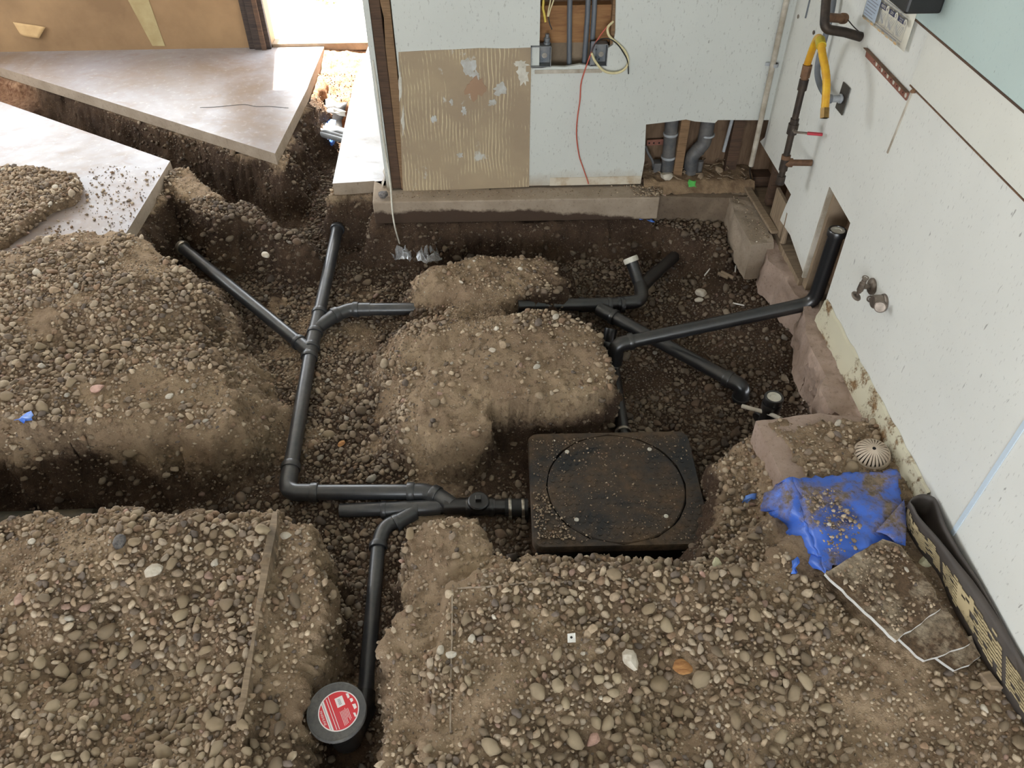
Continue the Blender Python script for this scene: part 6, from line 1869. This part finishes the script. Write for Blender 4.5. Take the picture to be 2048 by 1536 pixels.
# pebbles set in the steep trench sides
GM = np.hypot(gx_, gy_)
w_ = np.where((GM > 0.9) & (GX > -2.4) & (GX < 1.3) & (GY < 5.0), GM * np.gradient(ys)[:, None], 0).ravel()
r_ = np.random.default_rng(55)
for q in r_.choice(w_.size, 15000, p=w_ / w_.sum()):
    i, j = divmod(int(q), nx)
    x, y = VX[i, j] + r_.uniform(-.004, .004), VY[i, j] + r_.uniform(-.004, .004)
    s = 0.003 * (4.2 ** (r_.uniform() ** 2.0))
    placed.append((x, y, VZ_[i, j] - s * 0.35, s))
ST = np.array(placed)
px_, py_, dp_ = proj_np(ST[:, 0], ST[:, 1], ST[:, 2])
app = ST[:, 3] / dp_
vis = (px_ > 10) & (px_ < 2040) & (py_ > 200) & (py_ < 1530)
dmp_shade = grid_at(DAMP_SHADE, ST[:, 0], ST[:, 1])
rank = np.argsort(-np.where(vis & (dmp_shade < 0.55), app, 0))
singles = rank[:300]
rest = rank[300:]
PAL = np.array([lin(c)[:3] for c in ((172, 151, 126), (157, 137, 114), (137, 120, 103), (192, 173, 148), (115, 102, 92), (147, 120, 96), (177, 160, 139), (161, 138, 112), (206, 196, 180), (168, 138, 122))])
PW_ = np.array([.22, .2, .12, .14, .05, .1, .09, .06, .012, .012]); PW_ /= PW_.sum()
def rand_rot(r_, n):
    a = r_.uniform(0, 2 * np.pi, n); tx = r_.normal(0, 0.35, n); ty = r_.normal(0, 0.35, n)
    ca, sa, cx, sx_, cy, sy_ = np.cos(a), np.sin(a), np.cos(tx), np.sin(tx), np.cos(ty), np.sin(ty)
    Rz = np.zeros((n, 3, 3)); Rz[:, 0, 0] = ca; Rz[:, 0, 1] = -sa; Rz[:, 1, 0] = sa; Rz[:, 1, 1] = ca; Rz[:, 2, 2] = 1
    Rx = np.zeros((n, 3, 3)); Rx[:, 0, 0] = 1; Rx[:, 1, 1] = cx; Rx[:, 1, 2] = -sx_; Rx[:, 2, 1] = sx_; Rx[:, 2, 2] = cx
    Ry = np.zeros((n, 3, 3)); Ry[:, 1, 1] = 1; Ry[:, 0, 0] = cy; Ry[:, 0, 2] = sy_; Ry[:, 2, 0] = -sy_; Ry[:, 2, 2] = cy
    return Rx @ Ry @ Rz
def build_stones(name, pos, size, kinds, seed, parent, damp_shade=None, flat=False):
    r_ = np.random.default_rng(seed)
    n = len(pos)
    Vs, Fs, Cs = [], [], []
    R_ = rand_rot(r_, n); kk = r_.integers(0, len(kinds), n)
    colr = PAL[r_.choice(len(PAL), n, p=PW_)] * r_.uniform(0.72, 1.18, (n, 1))
    if damp_shade is not None:
        wet_shade = np.clip(damp_shade, 0, 1)[:, None]
        colr = colr * (1 - 0.5 * np.clip((wet_shade - 0.4) / 0.6, 0, 1)) * np.array([1, 1, 1]) - 0.0 + 0.0
        wet_shade = np.clip((wet_shade - 0.4) / 0.6, 0, 1)
        colr = colr * (1 - 0.25 * wet_shade) + 0.25 * wet_shade * np.array(lin((70, 52, 40))[:3])
    off = 0
    for k, (co, tri) in enumerate(kinds):
        sel = np.where(kk == k)[0]
        if not len(sel): continue
        v = np.einsum('nij,vj->nvi', R_[sel], co) * size[sel][:, None, None] + pos[sel][:, None, :]
        m_ = len(co)
        f = tri[None] + (np.arange(len(sel)) * m_)[:, None, None] + off
        Vs.append(v.reshape(-1, 3)); Fs.append(f.reshape(-1, 3)); Cs.append(np.repeat(colr[sel], m_, 0))
        off += len(sel) * m_
    o = np_mesh(name, np.concatenate(Vs), np.concatenate(Fs), M['gravel'], parent, smooth=not flat)
    C_ = np.concatenate(Cs); C_ = np.concatenate([np.clip(C_, 0, 1), np.ones((len(C_), 1))], 1)
    a_ = o.data.attributes.new('col', 'FLOAT_COLOR', 'POINT'); a_.data.foreach_set('color', C_.astype(np.float32).ravel())
    o['kind'] = 'stuff'
    return o
pos = np.stack([ST[:, 0], ST[:, 1], ST[:, 2] + ST[:, 3] * 0.26], 1)
dmp_shade = grid_at(DAMP_SHADE, ST[:, 0], ST[:, 1])
big = rest[ST[rest, 3] > 0.0125]; small = rest[ST[rest, 3] <= 0.0125]
build_stones('gravel', pos[big], ST[big, 3], KM, 11, ground, dmp_shade[big])
build_stones('gravel', pos[small], ST[small, 3], KL, 12, ground, dmp_shade[small], flat=True)
sm_ = []
for k in range(14):
    co, tri = KM[k]
    me = bpy.data.meshes.new('stone'); me.from_pydata([tuple(v) for v in co], [], [tuple(int(i) for i in t_) for t_ in tri]); me.polygons.foreach_set('use_smooth', [True] * len(tri)); me.update()
    me.materials.append(M['stone']); sm_.append(me)
r_ = np.random.default_rng(99)
for i in singles:
    o = bpy.data.objects.new('stone', sm_[int(r_.integers(0, 14))]); COL.objects.link(o); o.parent = ground
    o.location = pos[i]; o.scale = (ST[i, 3],) * 3; o.rotation_euler = (r_.normal(0, .35), r_.normal(0, .35), r_.uniform(0, 6.28))
# crumbs on slabs, on the tank, on boards and sheet
def crumbs(name, px, z, n, lo, hi, seed, parent=None, pw=1.0, zf=None):
    r_ = np.random.default_rng(seed)
    q = P(px, z); a = np.array([[p.x, p.y] for p in q])
    X = r_.uniform(a[:, 0].min(), a[:, 0].max(), n * 3); Y = r_.uniform(a[:, 1].min(), a[:, 1].max(), n * 3)
    ok = tri_inside(X, Y, q) & (fbm(X * 6, Y * 6, seed=seed) > r_.uniform(-1.2, 0.7, n * 3))
    X, Y = X[ok][:n], Y[ok][:n]
    S = lo * (hi / lo) ** (r_.uniform(0, 1, len(X)) ** 2.2)
    Z = np.full(len(X), z) if zf is None else zf(X, Y)
    return build_stones(name, np.stack([X, Y, Z + S * 0.35], 1), S, KL, seed + 1, parent, np.full(len(X), 0.35))
o = crumbs('grit', [(1062, 880), (1368, 872), (1420, 1080), (1080, 1086)], tz + 0.003, 950, 0.0016, 0.0065, 300); tag(o, 'dirt crumbs and pebbles strewn over the tank top', 'grit', kind='stuff')
o = crumbs('grit', [(1068, 985), (1090, 990), (1140, 1060), (1150, 1080), (1076, 1080), (1066, 1030)], tz + 0.003, 260, 0.004, 0.0085, 310); tag(o, 'heavier gravel on the left front corner of the tank top', 'grit', kind='stuff')
o = crumbs('grit', [(170, 330), (330, 335), (250, 470), (30, 520), (150, 400), (180, 370)], 0.0, 420, 0.003, 0.014, 320); tag(o, 'crumbs scattered over the dusty slab', 'grit', kind='stuff')
o = crumbs('grit', [(1668, 1150), (1790, 1266), (1868, 1210), (1800, 1100), (1760, 1090)], 0.062, 420, 0.003, 0.013, 330); tag(o, 'gravel lying on the topmost board piece', 'gravel', kind='stuff')
o = crumbs('grit', [(1600, 985), (1680, 975), (1720, 1040), (1720, 1100), (1660, 1110)], 0.058, 260, 0.003, 0.012, 340); tag(o, 'gravel and dirt lying on the blue sheet', 'gravel', kind='stuff')
o = crumbs('grit', [(805, 384), (1290, 370), (1315, 392), (750, 398)], 0.0, 420, 0.002, 0.007, 350); tag(o, 'pale mortar crumbs along the concrete ledge', 'grit', kind='stuff')
o = crumbs('grit', [(1260, 372), (1320, 362), (1330, 392), (1270, 394)], 0.004, 320, 0.003, 0.011, 360); tag(o, 'dark gravel spilled on the right end of the ledge', 'gravel', kind='stuff')
o = crumbs('grit', [(1455, 375), (1482, 368), (1548, 484), (1506, 488)], -0.03, 160, 0.003, 0.008, 370); tag(o, 'crumbs on the near footing by the corner', 'grit', kind='stuff')
